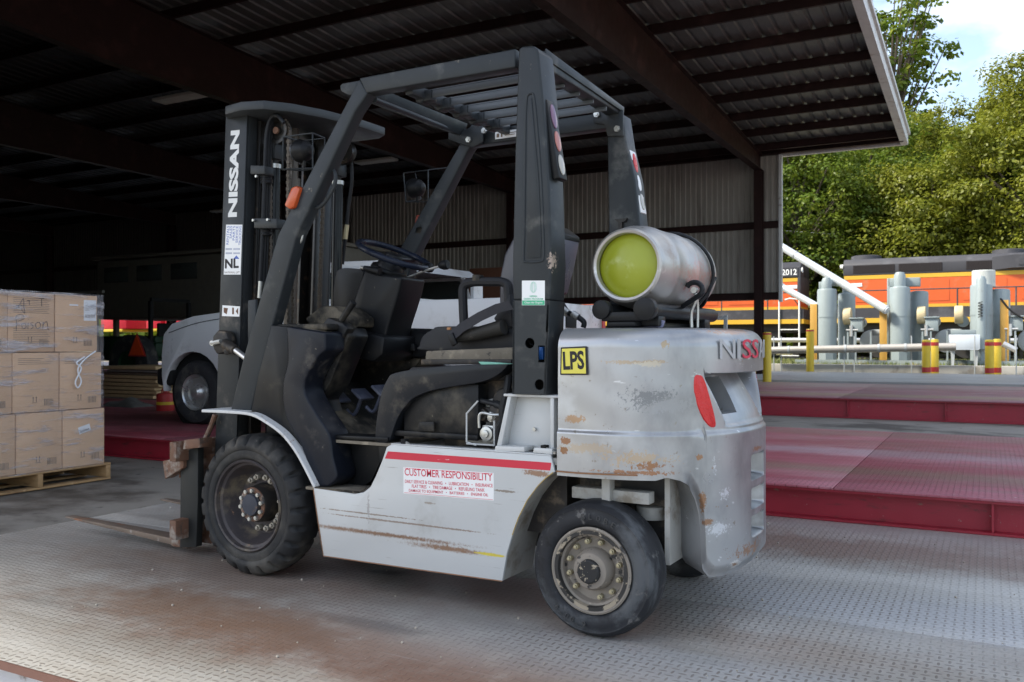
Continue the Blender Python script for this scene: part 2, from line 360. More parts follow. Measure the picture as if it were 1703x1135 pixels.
# corrugated sheets, each bay of the roof a panel, ribs are geometry
def corr_panel(u0, u1, va, vb, pitch=.3):
    mb = MB(); us = []; u = u0
    while u < u1-.001:
        us += [(u, 0), (u+pitch*.62, 0), (u+pitch*.70, .032), (u+pitch*.86, .032), (u+pitch*.94, 0)]; u += pitch
    us.append((u1, 0)); us = [q for q in us if q[0] <= u1+.001]
    vs = []
    for v in (va, vb): vs += [(q[0], v, zr(v)+.21+q[1]) for q in us]
    n = len(us); return mb.add(vs, [(i, i+1, n+i+1, n+i) for i in range(n-1)])
roof_us = [UE-.02-i*3.0 for i in range(17)]
PV = [VW-.3-i*1.42 for i in range(20)]
for k in range(len(roof_us)-1):
    for va, vb in ((VN, 6), (6, 15), (15, VW+.35)):
        sp('roof_panel', corr_panel(roof_us[k+1], roof_us[k], va-.0, vb), mCorr if k < 4 else mCorrShade)
for v in PV:
    if v < VN: break
    z = zr(v)
    mb = MB().b2((-50, v-.004, z), (UE-.06, v+.004, z+.2)); mb.b2((-50, v-.06, z-.0), (UE-.06, v-.0045, z+.006)); mb.b2((-50, v+.0045, z+.194), (UE-.06, v+.06, z+.2))
    sp('purlin', mb, mMaroon)
mb = MB(); mb.prism([(UE, VN, zr(VN)-.02), (UE, VW+.4, zr(VW+.4)-.02), (UE, VW+.4, zr(VW+.4)+.29), (UE, VN, zr(VN)+.29)], (.03, 0, 0))
mb.prism([(UE-.14, VN, zr(VN)-.025), (UE-.14, VW+.4, zr(VW+.4)-.025), (UE-.14, VW+.4, zr(VW+.4)-.02), (UE-.14, VN, zr(VN)-.02)], (.17, 0, 0))
mb.prism([(UE+.03, VN, zr(VN)+.22), (UE+.03, VW+.4, zr(VW+.4)+.22), (UE+.03, VW+.4, zr(VW+.4)+.3), (UE+.03, VN, zr(VN)+.3)], (.05, 0, 0))
sp('roof_trim', mb, mTrim)
sp('eave_beam', MB().b2((-50, VW+.1, ZE-.02), (UE-.05, VW+.12, ZE+.2)).b2((-50, VW-.02, ZE-.03), (UE-.05, VW+.12, ZE-.02)), mMaroon)
sp('gutter', MB().b2((-50, VW+.36, ZE-.04), (UE-.02, VW+.48, ZE+.13)), mTrim)
for u in (-5.48, -13.1, -20.7, -28.3, -35.9, -43.5):
    def dep(v): return min(1.25, .42+(VW-v)*.055)
    top = [(u-.006, v, zr(v)-.012) for v in (VW+.2, VN)]; bot = [(u-.006, v, zr(v)-dep(v)) for v in (VN, 10, VW+.2)]
    mb = MB().prism(top+bot, (.012, 0, 0))
    mb.prism([(u-.1, VW+.2, zr(VW+.2)-.011), (u-.1, VN, zr(VN)-.011), (u-.1, VN, zr(VN)-.001), (u-.1, VW+.2, zr(VW+.2)-.001)], (.2, 0, 0))
    for a, b_ in ((VN, 10), (10, VW+.2)):
        mb.prism([(u-.1, a, zr(a)-dep(a)-.012), (u-.1, b_, zr(b_)-dep(b_)-.012), (u-.1, b_, zr(b_)-dep(b_)), (u-.1, a, zr(a)-dep(a))], (.2, 0, 0))
    sp('rafter', mb, mMaroon)
    mb = MB().b2((u-.1, VW-.16, -.0), (u+.1, VW-.145, ZE-.45)); mb.b2((u-.1, VW+.14, 0), (u+.1, VW+.155, ZE-.45)); mb.b2((u-.006, VW-.145, 0), (u+.006, VW+.14, ZE-.45)); mb.b2((u-.16, VW-.2, -.0), (u+.16, VW+.2, .02))
    sp('column', mb, mMaroon)
# back wall: vertical ribbed sheets 0.9 m wide, from 2.3 m up
def wall_sheet(u0, u1, v, z0, z1):
    mb = MB(); pr = []; u = u0
    while u < u1-.01:
        pr += [(u, 0), (u+.07, 0), (u+.085, .03), (u+.125, .03), (u+.14, 0)]; u += .152
    pr = [q for q in pr if q[0] < u1]+[(u1, 0)]; n = len(pr)
    return mb.add([(q[0], v-q[1], z) for z in (z0, z1) for q in pr], [(i, i+1, n+i+1, n+i) for i in range(n-1)])
u = -4.98; k = 0
while u > -48:
    sp('wall_sheet', wall_sheet(u-.912, u, VW+.22, 2.3, ZE+.1), mWall if u > -19 else mWallShade); u -= .912
sp('corner_trim', MB().b2((-4.98, VW+.12, 2.25), (-4.90, VW+.26, ZE-.03)), mTrim)
for z in (2.32, 4.25):
    sp('girt', MB().b2((-48, VW+.16, z), (-4.98, VW+.18, z+.18)).b2((-48, VW+.1, z+.18), (-4.98, VW+.18, z+.19)), mMaroon)
# far left: closed end; unseen front wall added to keep the inside dark
sp('end_wall', MB().b2((-50.1, VN, 0), (-50, VW+.2, 8)), mWall)
sp('added_shade_wall', MB().b2((-50, 3.4, 0), (-7.6, 3.5, zr(3.5)-.02)), mWall)
# strip light fixtures hanging from the purlins
for pxa, pxb, pya, pyb, zz in ((300, 350, 165, 148, 6.0), (625, 668, 270, 264, 6.0), (375, 395, 352, 345, 5.9)):
    a, b_ = Q(pxa, pya, z=zz), Q(pxb, pyb, z=zz)
    lab = {300: 'largest pale strip light housing under the roof left of the mast', 625: 'small strip light housing seen through the overhead guard', 375: 'farthest faint strip light housing deep in the shed'}[pxa]
    t = thing('ceiling_light', W(a.x, a.y, zz), lab, 'light', 'strip lights under the shed roof', rz=SA)
    o = MB().box((0, 0, .03), (1.25, .34, .06)).box((0, 0, .075), (1.1, .14, .04)).obj('housing', M('light_housing', (.5, .48, .42), .5), None, .01); o.parent = t
    o = MB().cyl((-.5, 0, .09), (-.5, 0, .6), .006).cyl((.5, 0, .09), (.5, 0, .6), .006).obj('hanger', mDark); o.parent = t
# ================================================================ bollards
mYel = M('yellow_paint', (.62, .44, .03), .5, 0, .12, 6, layers=[((.25, .17, .05), 9, .62, .75)])
mRedP = M('red_paint', (.42, .03, .03), .5, 0, .15, 6)
def bollard(u, v, z, h, r, label, bands=None, group='yellow pipe bollards'):
    t = thing('bollard', W(u, v, z), label, 'bollard', group, SA)
    o = MB().lathe([(0, r), (h-.03, r), (h-.005, r*.85), (h, .001)], (0, 0, 0), 'z', 24).obj('post', mYel); o.parent = t
    for a, b_ in (bands or ()):
        o = MB().lathe([(a, r+.001), (a, r+.003), (b_, r+.003), (b_, r+.001)], (0, 0, 0), 'z', 24).obj('band', mRedP); o.parent = t
    return t
bollard(-4.28, 19.75, .0, 1.37, .092, 'plain yellow bollard nearest the maroon shed column', [(1.31, 1.345)])
bollard(-4.72, 20.2, .0, .62, .092, 'short yellow bollard half hidden behind the counterweight')
bollard(-4.66, 27.3, .1, 1.46, .11, 'second plain yellow bollard, in front of the leftmost grey tank', [(1.38, 1.43)])
for u, lab in ((-1.53, 'left pair'), (.02, 'right pair')):
    bollard(u, 27.2, .1, 1.13, .11, 'yellow bollard with red bands, front one of the '+lab+' by the wall', [(.96, 1.06), (.22, .36)], 'red banded bollards')
    bollard(u+.19, 27.75, .1, 1.15, .10, 'yellow bollard with red bands, rear one of the '+lab+' by the wall', [(.96, 1.06), (.22, .36)], 'red banded bollards')
# galvanised rail frame behind the tank
t = thing('guard_rail', W(-5.6, 21.3, .3), 'grey galvanised rail frame standing left of the maroon column', 'railing', rz=SA)
mGalv = M('galvanised_grey', (.42, .45, .46), .55, .2, .12, 5)
for x in (-1.3, -.65, 0): o = MB().b2((x-.04, -.04, 0), (x+.04, .04, 1.5)).obj('post', mGalv); o.parent = t
for z in (.95, 1.4): o = MB().b2((-1.3, -.045, z), (0, -.075, z+.08)).obj('rail', mGalv); o.parent = t
# ================================================================ tank skids
mTank = M('grey_tank_paint', (.27, .32, .33), .5, .05, .1, 3, layers=[((.17, .17, .16), 5, .6, .72, (1, 1, .3))])
mTan = M('cream_paint', (.55, .46, .28), .55, 0, .12, 5)
mOchre = M('ochre_paint', (.50, .29, .06), .55, 0, .12, 5)
mSilver = M('silver_pipe', (.58, .58, .57), .35, .6, .12, 4)
mBlack = M('black_rubber_hose', (.02, .02, .02), .5)
def skid(u, label, kind, lx):
    v = 30.2; t = thing('tank_skid', W(u, v, .45), label, 'dryer unit', 'grey tank units along the railway', SA)
    def put(nm, mb, m, bev=0, par=None): o = mb.obj(nm, m, None, bev); o.parent = par or t; return o
    put('base_frame', MB().b2((-.9, -.9, 0), (1.9, -.8, .16)).b2((-.9, .8, 0), (1.9, .9, .16)).b2((-.9, -.8, .05), (-.8, .8, .14)).b2((1.8, -.8, .05), (1.9, .8, .14)).b2((.2, -.8, .05), (.3, .8, .14)), mTank)
    r = .30
    for k, (x, y, h, rr) in enumerate(((0, -.35, 2.42, r), (.50, .35, 2.30, r*.9))):
        o = put('vessel', MB().lathe([(.45, .001), (.45, rr*.7), (.5, rr), (h-.06, rr), (h, rr*.93), (h+.03, rr*.5), (h+.03, .001)], (x, y, 0), 'z', 32), mTank)
        put('skirt', MB().lathe([(.16, rr*.98), (.5, rr*.98)], (x, y, 0), 'z', 8), mTank)
        put('weld_band', MB().lathe([(1.5, rr+.001), (1.5, rr+.008), (1.54, rr+.008), (1.54, rr+.001)], (x, y, 0), 'z', 32), mTank)
    if kind == 0:
        put('top_pipe', MB().tube([(0, -.35, 2.4), (0, -.35, 2.6), (.18, -.1, 2.66), (.46, .3, 2.6), (.5, .35, 2.3)], .13, 16), mTank)
        put('filter_head', MB().lathe([(2.42, .16), (2.66, .16), (2.78, .11), (2.8, .001)], (0, -.45, 0), 'z', 20), mTank)
        put('side_box', MB().b2((-.24, -.45, 2.40), (-.08, -.1, 2.66)), mTank, .02)
    elif kind == 1:
        put('box_frame', MB().b2((-.38, -.2, .5), (-.28, .2, 2.72)).b2((-.36, -.2, 2.45), (.56, .2, 2.72)), mTank, .02)
        put('filter_head', MB().lathe([(2.4, .17), (2.78, .17), (2.88, .12), (2.9, .001)], (0, -.35, 0), 'z', 20), mTank)
    else:
        put('drum', MB().lathe([(2.38, .32), (2.86, .32), (2.88, .3), (2.89, .001)], (.06, .1, 0), 'z', 32), M('pale_grey_drum', (.5, .52, .49), .5))
        put('filter_head', MB().lathe([(.5, .14), (2.55, .14), (2.65, .09), (2.67, .001)], (0, -.72, 0), 'z', 20), mTank)
        put('coiled_hose', MB().tube([(-.02+.06*math.cos(k*.9), -.9, 1.9-.012*k) for k in range(40)], .012, 5, False), mBlack)
        put('cable', MB().tube([(.5, -.5, 2.0), (.8, -.55, 1.6), (1.3, -.6, 1.3), (1.9, -.6, 1.22)], .03, 6), mBlack)
    yp = put('panel', MB().b2((lx, -.5, -.02), (lx+.21, -.38, 1.95)).b2((lx+.19, -.54, -.02), (lx+.22, -.5, 1.95)), mOchre, .01)
    mo = put('blower', MB().lathe([(-.12, .001), (-.12, .27), (.12, .27), (.12, .001)], (.60 if kind < 2 else -.60, -.2, 1.55), 'x', 24), mTan, .03)
    put('motor', MB().lathe([(-.2, .001), (-.2, .17), (.3, .17), (.3, .001)], (.95 if kind < 2 else -.5, .1, 1.35), 'y', 20), mTank)
    put('control_box', MB().b2((.72, -.45, 1.05), (1.08, -.15, 1.45)).b2((.68, -.5, 1.45), (1.12, -.1, 1.49)), mTank, .015)
    for k, x in enumerate((.62, .85, 1.3)): put('leg', MB().b2((x, -.5, .14), (x+.05, -.44, 1.05)), mTank)
    put('fan_housing', MB().lathe([(-.15, .001), (-.15, .36), (.15, .36), (.15, .001)], (1.3, .1, .75), 'y', 24).b2((1.3, -.05, .9), (1.7, .25, 1.12)), mGalv, .02)
    put('valve', MB().cyl((.75, -.5, .9), (.75, -.5, 1.25), .05).cyl((.6, -.5, 1.1), (.95, -.5, 1.1), .03), mSilver)
    return t
a = Q(1375.5, 560, v=29.85); skid(a.x, 'leftmost grey tank unit, with ochre panel and twin vessels under the slanting tubes', 0, -.50)
a = Q(1496.5, 560, v=29.85); skid(a.x, 'middle grey tank unit with square frame around the top and ochre panel', 1, -.57)
a = Q(1632, 560, v=29.85); s3 = skid(a.x, 'rightmost grey tank unit with pale drum on top and black cable', 2, .49)
a = Q(1604, 562, v=28.9)
t = thing('trough', W(a.x, 28.9, .46), 'pale open metal trough on legs beside the rightmost tank unit', 'trough', rz=SA)
for nm, mb, m in (('tray', MB().b2((-.38, -.3, .5), (.38, -.28, .92)).b2((-.38, .28, .5), (.38, .3, .92)).b2((-.40, -.3, .5), (-.38, .3, .92)).b2((.38, -.3, .5), (.40, .3, .92)).b2((-.38, -.3, .48), (.38, .3, .5)), M('pale_sheet', (.62, .68, .74), .4, .1, .08)), ('lid', MB().b2((-.36, .0, .93), (.3, .32, 1.06)), mTank)):
    o = mb.obj(nm, m, None, .005); o.parent = t
for x in (-.3, .3):
    o = MB().prism([(x-.06, -.2, .48), (x+.06, -.2, .48), (x+.03, -.2, .02), (x-.03, -.2, .02)], (0, .08, 0)).obj('leg', mGalv); o.parent = t
# pipes and slanting tubes
def pipe(name, pa, pb, va, vb, r, label, cat, mat=mSilver, group=None, bands=()):
    a, b_ = Q(*pa, v=va), Q(*pb, v=vb); A, B = W(*a), W(*b_)
    t = thing(name, A, label, cat, group)
    MB().cyl(A, B, r, n=20).obj('tube', mat, t)
    d = B-A
    for f in bands: MB().cyl(A+d*f, A+d*(f+.012), r*1.12, n=20).obj('coupling', mGalv, t)
    return t
mTube = M('white_enamel_tube', (.62, .66, .70), .3, .3, .08, 3)
pipe('conveyor_tube', (1262, 388), (1476, 517), 31.0, 29.4, .125, 'long white tube slanting down to the middle ochre panel', 'pipe', mTube, 'slanting white tubes', (.3, .98))
pipe('conveyor_tube', (1262, 456), (1361, 511), 31.0, 30.2, .11, 'shorter white tube slanting down to the left ochre panel', 'pipe', mTube, 'slanting white tubes', (.4, .97))
pipe('pipeline', (1282, 583), (1590, 577), 28.1, 28.1, .115, 'thick silver pipe running low in front of the tank units', 'pipe', M('dull_pipe', (.42, .40, .37), .5, .4, .15, 3), None, (.1, .42, .6, .74))
pipe('pipeline', (1262, 566), (1760, 567), 32.2, 32.2, .08, 'thin silver pipe running behind the tank units', 'pipe', mSilver, None, (.2, .5, .8))
pipe('pipe_stub', (1668, 572), (1690, 583), 28.6, 28.6, .08, 'short open silver pipe end beside the right ochre panel', 'pipe')
mb = MB()
fence = thing('wire_fence', W(*Q(1290, 600, v=28.0)), 'thin grey posts and wires along the low wall', 'fence')
for px in (1287, 1299, 1404, 1421, 1516, 1621, 1690):
    a = W(*Q(px, 617, v=28.15)); MB().cyl((a.x, a.y, .1), (a.x, a.y, 1.35), .018, n=6).obj('post', mGalv, fence)
# ================================================================ locomotives
mOr = M('locomotive_orange', (.62, .105, .02), .45, 0, .1, 1.2, layers=[((.5, .16, .07), 1.5, .6, .75)])
mYe = M('locomotive_yellow', (.62, .36, .03), .5, 0, .08, 2)
mLB = M('locomotive_black', (.055, .055, .062), .5, 0, .15, 1.5, layers=[((.10, .10, .11), 1, .5, .7)])
mGr = M('vent_grille_dark', (.025, .02, .02), .6, 0, .1)
mWh = M('white_enamel', (.75, .75, .73), .4, 0, .05)
mLug = M('dark_running_gear', (.035, .033, .032), .6, 0, .3, 3)
def loco(name, u0, u1, label, stairs_at, near_end):
    L_ = u1-u0; t = thing(name, W((u0+u1)/2, 40.3, .15), label, 'locomotive', 'orange and black locomotives', SA)
    X0, X1 = -L_/2, L_/2; z = lambda h: h-.15
    def put(nm, mb, m, bev=0, par=None): o = mb.obj(nm, m, None, bev); o.parent = par or t; return o
    put('hood', MB().b2((X0+.25, -1.0, z(2.62)), (X1-.25, 1.0, z(3.86))), mOr)
    rf = [(0, -1.02, z(3.96)), (0, -1.02, z(4.42)), (0, -.8, z(4.66)), (0, .8, z(4.66)), (0, 1.02, z(4.42)), (0, 1.02, z(3.96))]
    put('roof', MB().prism([(X0+.2, b_, c) for a, b_, c in rf], (L_-.4, 0, 0)), mLB, .05)
    put('upper_stripe', MB().b2((X0+.24, -1.012, z(3.80)), (X1-.24, 1.012, z(3.959))), mYe)
    put('lower_stripe', MB().b2((X0+.24, -1.006, z(2.60)), (X1-.24, 1.006, z(2.73))), mYe)
    put('frame', MB().b2((X0, -1.5, z(2.10)), (X1, 1.5, z(2.59))), mLB)
    put('frame_stripe', MB().b2((X0+.0, -1.515, z(1.98)), (X1, 1.515, z(2.17))), mYe)
    u = X0+.6
    for k in range(int((L_-3)/4.2)):
        for du in (0, 1.75):
            g = MB().b2((u+du, -1.03, z(4.05)), (u+du+1.6, -1.021, z(4.38)))
            for q in range(18): g.b2((u+du+.05+q*.088, -1.04, z(4.06)), (u+du+.075+q*.088, -1.031, z(4.37)))
            put('vent_grille', g, mGr)
        u += 4.2
    if L_ > 10:
        for x in (-1.5, 3.8, 5.3, 6.8):
            if X0+7+x < X1: put('roof_fan', MB().lathe([(z(4.67), .62), (z(4.83), .6), (z(4.86), .5), (z(4.86), .001)], (X0+7+x-4.5, 0, 0), 'z', 24), mLB)
        put('side_blister', MB().prism([(X0+5.7, -1.03, z(4.0)), (X0+6.4, -1.25, z(4.05)), (X0+10, -1.25, z(4.05)), (X0+10, -1.03, z(4.05))], (0, 0, .5)).b2((X0+6.6, -1.27, z(4.15)), (X0+10, -1.25, z(4.42))), mLB)
    for k in range(int(L_/2.0)):
        x = X0+.5+k*2.0
        if k: put('rail_post', MB().cyl((x, -1.47, z(2.1)), (x, -1.47, z(3.32)), .03, n=6), mLB)
        if k < int(L_/2.0)-1: put('door', MB().b2((x+.2, -1.013, z(2.85)), (x+1.7, -1.001, z(3.7))), mOr)
    put('handrail', MB().tube([(X0+.1, -1.47, z(2.6)), (X0+.6, -1.47, z(3.3)), (X1-.6, -1.47, z(3.3)), (X1-.1, -1.47, z(2.6))], .025, 6, False), mLB)
    for x in (X0+.4, X1-.9): put('number_plate', MB().b2((x+.1, -1.03, z(3.5)), (x+.55, -1.014, z(3.65))), mWh)
    for cx in ([X0+3.2, X1-3.2] if L_ > 8 else [X1-3]):
        tr = put('bogie', MB().b2((cx-2.2, -1.25, z(1.25)), (cx+2.2, -1.1, z(1.65))).b2((cx-.8, -1.3, z(.95)), (cx+.8, -1.15, z(1.3))).b2((cx-2, -1.1, z(1.0)), (cx+2, 1.1, z(1.6))), mLug, .05)
        for q in (-1.6, 0, 1.6):
            put('wheel', MB().lathe([(-1.05, .001), (-1.05, .5), (-.9, .52), (-.9, .001)], (cx+q, 0, z(1.05)), 'y', 24), mLug, par=tr)
            put('axle_box', MB().b2((cx+q-.2, -1.35, z(.9)), (cx+q+.2, -1.15, z(1.25))), mLug, .03, par=tr)
    if L_ > 8: put('fuel_tank', MB().b2((-1.9 if L_ > 12 else -.8, -1.35, z(.9)), (2.6 if L_ > 12 else .8, 1.35, z(1.8))), mLug, .15)
    put('underframe', MB().b2((X0+.1, -1.2, z(1.6)), (X1-.1, 1.2, z(2.1))), mLug)
    if near_end:
        e = X1
        put('end_cap', MB().b2((e-.35, -1.03, z(3.0)), (e-.2, 1.03, z(4.45))), mLB, .04)
        put('number_board', MB().b2((e-1.0, -1.05, z(4.02)), (e-.3, -1.035, z(4.4))), mLB)
        text('2012', (e-.98, -1.058, z(4.08)), (1, 0, 0), (0, 0, 1), .62, .26, mWh, None, 'number', .02).parent = t
        st = put('steps', MB().b2((e-.95, -1.52, z(.5)), (e-.2, -1.2, z(.55))), mLB)
        for k in range(4): put('tread', MB().b2((e-.95, -1.56, z(.6+.37*k)), (e-.2, -1.3, z(.64+.37*k))), mWh, par=st)
        for x in (e-1.0, e-.17): put('grab_rail', MB().tube([(x, -1.55, z(.8)), (x, -1.55, z(3.0)), (x-.4, -1.5, z(3.05)), (x-.6, -1.48, z(3.0))], .035, 8, False), mWh, par=st)
        put('coupler', MB().b2((e, -.15, z(1.0)), (e+.6, .15, z(1.3))), mLug, .04)
        put('headlight', MB().lathe([(0, .001), (0, .1), (.06, .12)], (e-.2, -.9, z(4.3)), 'x', 12), mWh)
    else:
        put('marker_lamp', MB().lathe([(-.12, .001), (-.12, .09), (0, .1)], (X0+.2, -.95, z(4.35)), 'x', 12), mWh)
        put('coupler', MB().b2((X0-.6, -.15, z(1.0)), (X0, .15, z(1.3))), mLug, .04)
    return t
a = Q(1398, 500, v=39.3); loco('locomotive', a.x-.1, a.x+17.5, 'long orange and black locomotive filling the right, behind the grey tank units', 0, False)
a = Q(1340, 500, v=39.3); loco('locomotive', a.x-16, a.x+.0, 'orange locomotive numbered 2012, mostly hidden behind the shed wall', 0, True)
rl = MB()
for v in (39.6, 41.0): rl.b2((-80, v, .452), (80, v+.07, .57))
r_ = struct('railway_track', rl, mLug)
# ================================================================ power line
a, b_ = W(*Q(1240, 379, v=45)), W(*Q(1760, 391, v=45))
MBl = MB().tube([a+(b_-a)*(k/8)-Vector((0, 0, .25*math.sin(math.pi*k/8))) for k in range(-4, 13)], .022, 5)
tag(MBl.obj('power_line', mGalv), 'thin grey overhead wire crossing in front of the trees', 'cable')
# ================================================================ trees
def leaf_mat(name, a, b_, c):
    t = NT(name); oi = t.n('ObjectInfo')
    n1 = t.noise(.45, 4, seed=2); n2 = t.noise(3.0, 3, seed=5)
    col = t.mix(t.step(n1, .35, .65), a, b_); col = t.mix(t.step(n2, .5, .72), col, c)
    t.t.nodes.remove(t.b); d = t.n('BsdfDiffuse'); tr = t.n('BsdfTranslucent'); g = t.n('BsdfGlossy'); g.inputs['Roughness'].default_value = .45
    m1 = t.n('MixShader'); m1.inputs[0].default_value = .42; m2 = t.n('MixShader'); m2.inputs[0].default_value = .02
    t.t.links.new(col, d.inputs[0]); t.t.links.new(col, tr.inputs[0]); t.t.links.new(d.outputs[0], m1.inputs[1]); t.t.links.new(tr.outputs[0], m1.inputs[2])
    t.t.links.new(m1.outputs[0], m2.inputs[1]); t.t.links.new(g.outputs[0], m2.inputs[2]); t.t.links.new(m2.outputs[0], t.out.inputs[0]); return t.m
mLeafG = leaf_mat('green_foliage', (.085, .14, .015), (.14, .185, .018), (.22, .235, .026))
mLeafO = leaf_mat('olive_foliage', (.135, .16, .016), (.195, .21, .02), (.26, .255, .03))
mBark = M('bark', (.10, .08, .06), .9, 0, .3, 5, bump=(8, .6, .05))
def crown_mesh(name, cx, cz, rx, rz, nclump, nleaf, leaf, cl, mat, seed, airy=0):
    rg = np.random.default_rng(seed)
    n = nclump; d = rg.normal(size=(n, 3)); d /= np.linalg.norm(d, axis=1)[:, None]
    rad = rg.uniform(.55 if not airy else .2, 1.0, n)**.6
    lump = 1+.13*np.sin(d[:, 0]*5+seed)*np.cos(d[:, 2]*4+seed*2)+.1*np.sin(d[:, 1]*9+seed)
    cc = d*(rad*lump)[:, None]*np.array([rx, rx, rz])+np.array([0, 0, cz])
    cr = cl*rg.uniform(.5, 1.3, n)
    k = np.repeat(np.arange(n), nleaf); N = len(k)
    e = rg.normal(size=(N, 3)); e /= np.linalg.norm(e, axis=1)[:, None]
    ctr = cc[k]+e*(cr[k]*rg.uniform(.25, 1, N)**.5)[:, None]*np.array([1.1, 1.1, .72])
    nr = e*.8+rg.normal(size=(N, 3))*.38+np.array([0, 0, .55]); nr /= np.linalg.norm(nr, axis=1)[:, None]
    a = np.cross(nr, rg.normal(size=(N, 3))); a /= np.linalg.norm(a, axis=1)[:, None]; b_ = np.cross(nr, a)
    s = leaf*rg.uniform(.55, 1.25, N)[:, None]
    V = np.stack([ctr-a*s, ctr-b_*s*.6+a*s*.1, ctr+a*s, ctr+b_*s*.6+a*s*.1], 1).reshape(-1, 3)
    me = bpy.data.meshes.new(name); me.vertices.add(4*N); me.vertices.foreach_set('co', V.astype(np.float32).ravel())
    me.loops.add(4*N); me.loops.foreach_set('vertex_index', np.arange(4*N, dtype=np.int32)); me.polygons.add(N)
    me.polygons.foreach_set('loop_start', np.arange(0, 4*N, 4, dtype=np.int32)); me.polygons.foreach_set('loop_total', np.full(N, 4, dtype=np.int32))
    me.update(); me.materials.append(mat); return me, cc
def tree(u, v, h, rx, z0, mat, seed, label, nclump=430, nleaf=150, leaf=.10, cl=.82, airy=0):
    t = thing('tree', W(u, v, .45), label, 'tree', 'trees behind the railway', random.uniform(0, 6))
    cz = (h+z0)/2; rz = (h-z0)/2
    me, cc = crown_mesh('crown', 0, cz, rx, rz, nclump, nleaf, leaf, cl, mat, seed, airy)
    place(me, 'crown', t)
    mb = MB().tube([(0, 0, -.2), (.1, .05, h*.25), (-.1, .1, h*.5), (.1, -.05, h*.8)], lambda q: .32*(1-q)+.05, 8)
    rg = random.Random(seed)
    for i in rg.sample(range(len(cc)), 60):
        c = Vector(cc[i])*1.0; zb = max(z0*.6, min(h*.7, c.z*.62)); p = Vector((0, 0, zb))
        mb.tube([p, p.lerp(c, .5)+Vector((0, 0, .2)), c], lambda q: .10*(1-q)+.025, 5)
    mb.obj('trunk', mBark).parent = t
def tv(px, v): return Q(px, 500, v=v).x
tl = [(1330, 46, 11.2, 4.4, .6, mLeafG, 'bright green tree beside the shed corner, behind locomotive 2012'),
      (1435, 50, 12.0, 4.6, .6, mLeafG, 'green tree behind the gap between the locomotives'),
      (1540, 47, 9.3, 3.9, 1.0, mLeafO, 'rounded olive tree behind the middle tank unit'),
      (1640, 49, 10.6, 4.4, 1.0, mLeafG, 'mid green tree in front of the taller ones on the right'),
      (1740, 46, 12.8, 4.4, 1.0, mLeafO, 'yellowish olive tree at the right edge of the picture'),
      (1490, 58, 15.2, 5.2, 3, mLeafO, 'tall olive crowned tree rising under the bare sky gap'),
      (1595, 60, 14.2, 5.6, 3, mLeafG, 'tall mid green tree whose top meets the clouds'),
      (1690, 58, 15.6, 5.0, 3, mLeafO, 'tallest olive tree on the far right'),
      (1400, 58, 14.5, 5.6, 2, mLeafG, 'dense green tree partly hidden by the roof trim'),
      (1850, 52, 15, 6, 2, mLeafO, 'olive tree just beyond the right edge of the picture'),
      (1250, 50, 12, 5.2, 1, mLeafG, 'green tree behind the shed back wall')]
for i, (px, v, h, rx, z0, m, lab) in enumerate(tl): tree(tv(px, v), v, h, rx, z0, m, 11+i, lab)
tree(tv(1478, 62), 62, 23.8, 4.2, 14.5, mLeafG, 77, 'airy tall tree with thin foliage standing above all others by the roof corner', 110, 46, .2, .85, 1)
# far wood closing the horizon
rg = np.random.default_rng(5); me, cc = crown_mesh('far_wood', 0, 0, 1, 1, 1, 1, .1, .1, mLeafG, 3)
N = 60000; uu = rg.uniform(-330, 110, N); vv = 74+rg.normal(size=N)*4+8*np.sin(uu*.05); hh = 9+3*np.sin(uu*.31)+2*np.sin(uu*.83+1)
zz = rg.uniform(0, 1, N)*hh; mb = MB()
nr = rg.normal(size=(N, 3)); nr /= np.linalg.norm(nr, axis=1)[:, None]; a = np.cross(nr, rg.normal(size=(N, 3))); a /= np.linalg.norm(a, axis=1)[:, None]; b_ = np.cross(nr, a)
ctr = np.stack([uu, vv, zz], 1); V = np.stack([ctr-a*.7, ctr-b_*.5, ctr+a*.7, ctr+b_*.5], 1).reshape(-1, 3)
me = bpy.data.meshes.new('far_wood'); me.from_pydata([], [], []); me.vertices.add(4*N); me.vertices.foreach_set('co', V.astype(np.float32).ravel()); me.loops.add(4*N)
me.loops.foreach_set('vertex_index', np.arange(4*N, dtype=np.int32)); me.polygons.add(N); me.polygons.foreach_set('loop_start', np.arange(0, 4*N, 4, dtype=np.int32)); me.polygons.foreach_set('loop_total', np.full(N, 4, dtype=np.int32)); me.update(); me.materials.append(mLeafG)
o = bpy.data.objects.new('far_wood', me); COL.objects.link(o); o.location = W(0, 0, 0); o.rotation_euler = (0, 0, SA); tag(o, 'far mass of woodland behind the trees', 'woodland', kind='stuff')
# grass tufts
N = 9000; mb = MB(); rg = random.Random(3); vs = []; fs = []
for i in range(N):
    u, v = rg.uniform(-8, 4), 28.75+rg.random()**1.6*9; h = rg.uniform(.05, .16); a = rg.uniform(0, 6.28); x, y = math.cos(a)*.02, math.sin(a)*.02
    k = len(vs); vs += [(u-x, v-y, .44), (u+x, v+y, .44), (u+rg.uniform(-.06, .06), v, .45+h)]; fs.append((k, k+1, k+2))
for i in range(4000):
    u, v = rg.uniform(-8, 4), 27.6+rg.random()*.75; h = rg.uniform(.1, .32); a = rg.uniform(0, 6.28); x, y = math.cos(a)*.02, math.sin(a)*.02
    k = len(vs); vs += [(u-x, v-y, -.01), (u+x, v+y, -.01), (u+rg.uniform(-.06, .06), v, h)]; fs.append((k, k+1, k+2))
mb.v, mb.f = vs, fs
mTuft = M('grass_blade', (.12, .15, .04), .8, 0, .4, 3, layers=[((.3, .26, .14), 2, .5, .65)])
me = bpy.data.meshes.new('grass'); me.from_pydata(vs, [], fs); me.materials.append(mTuft)
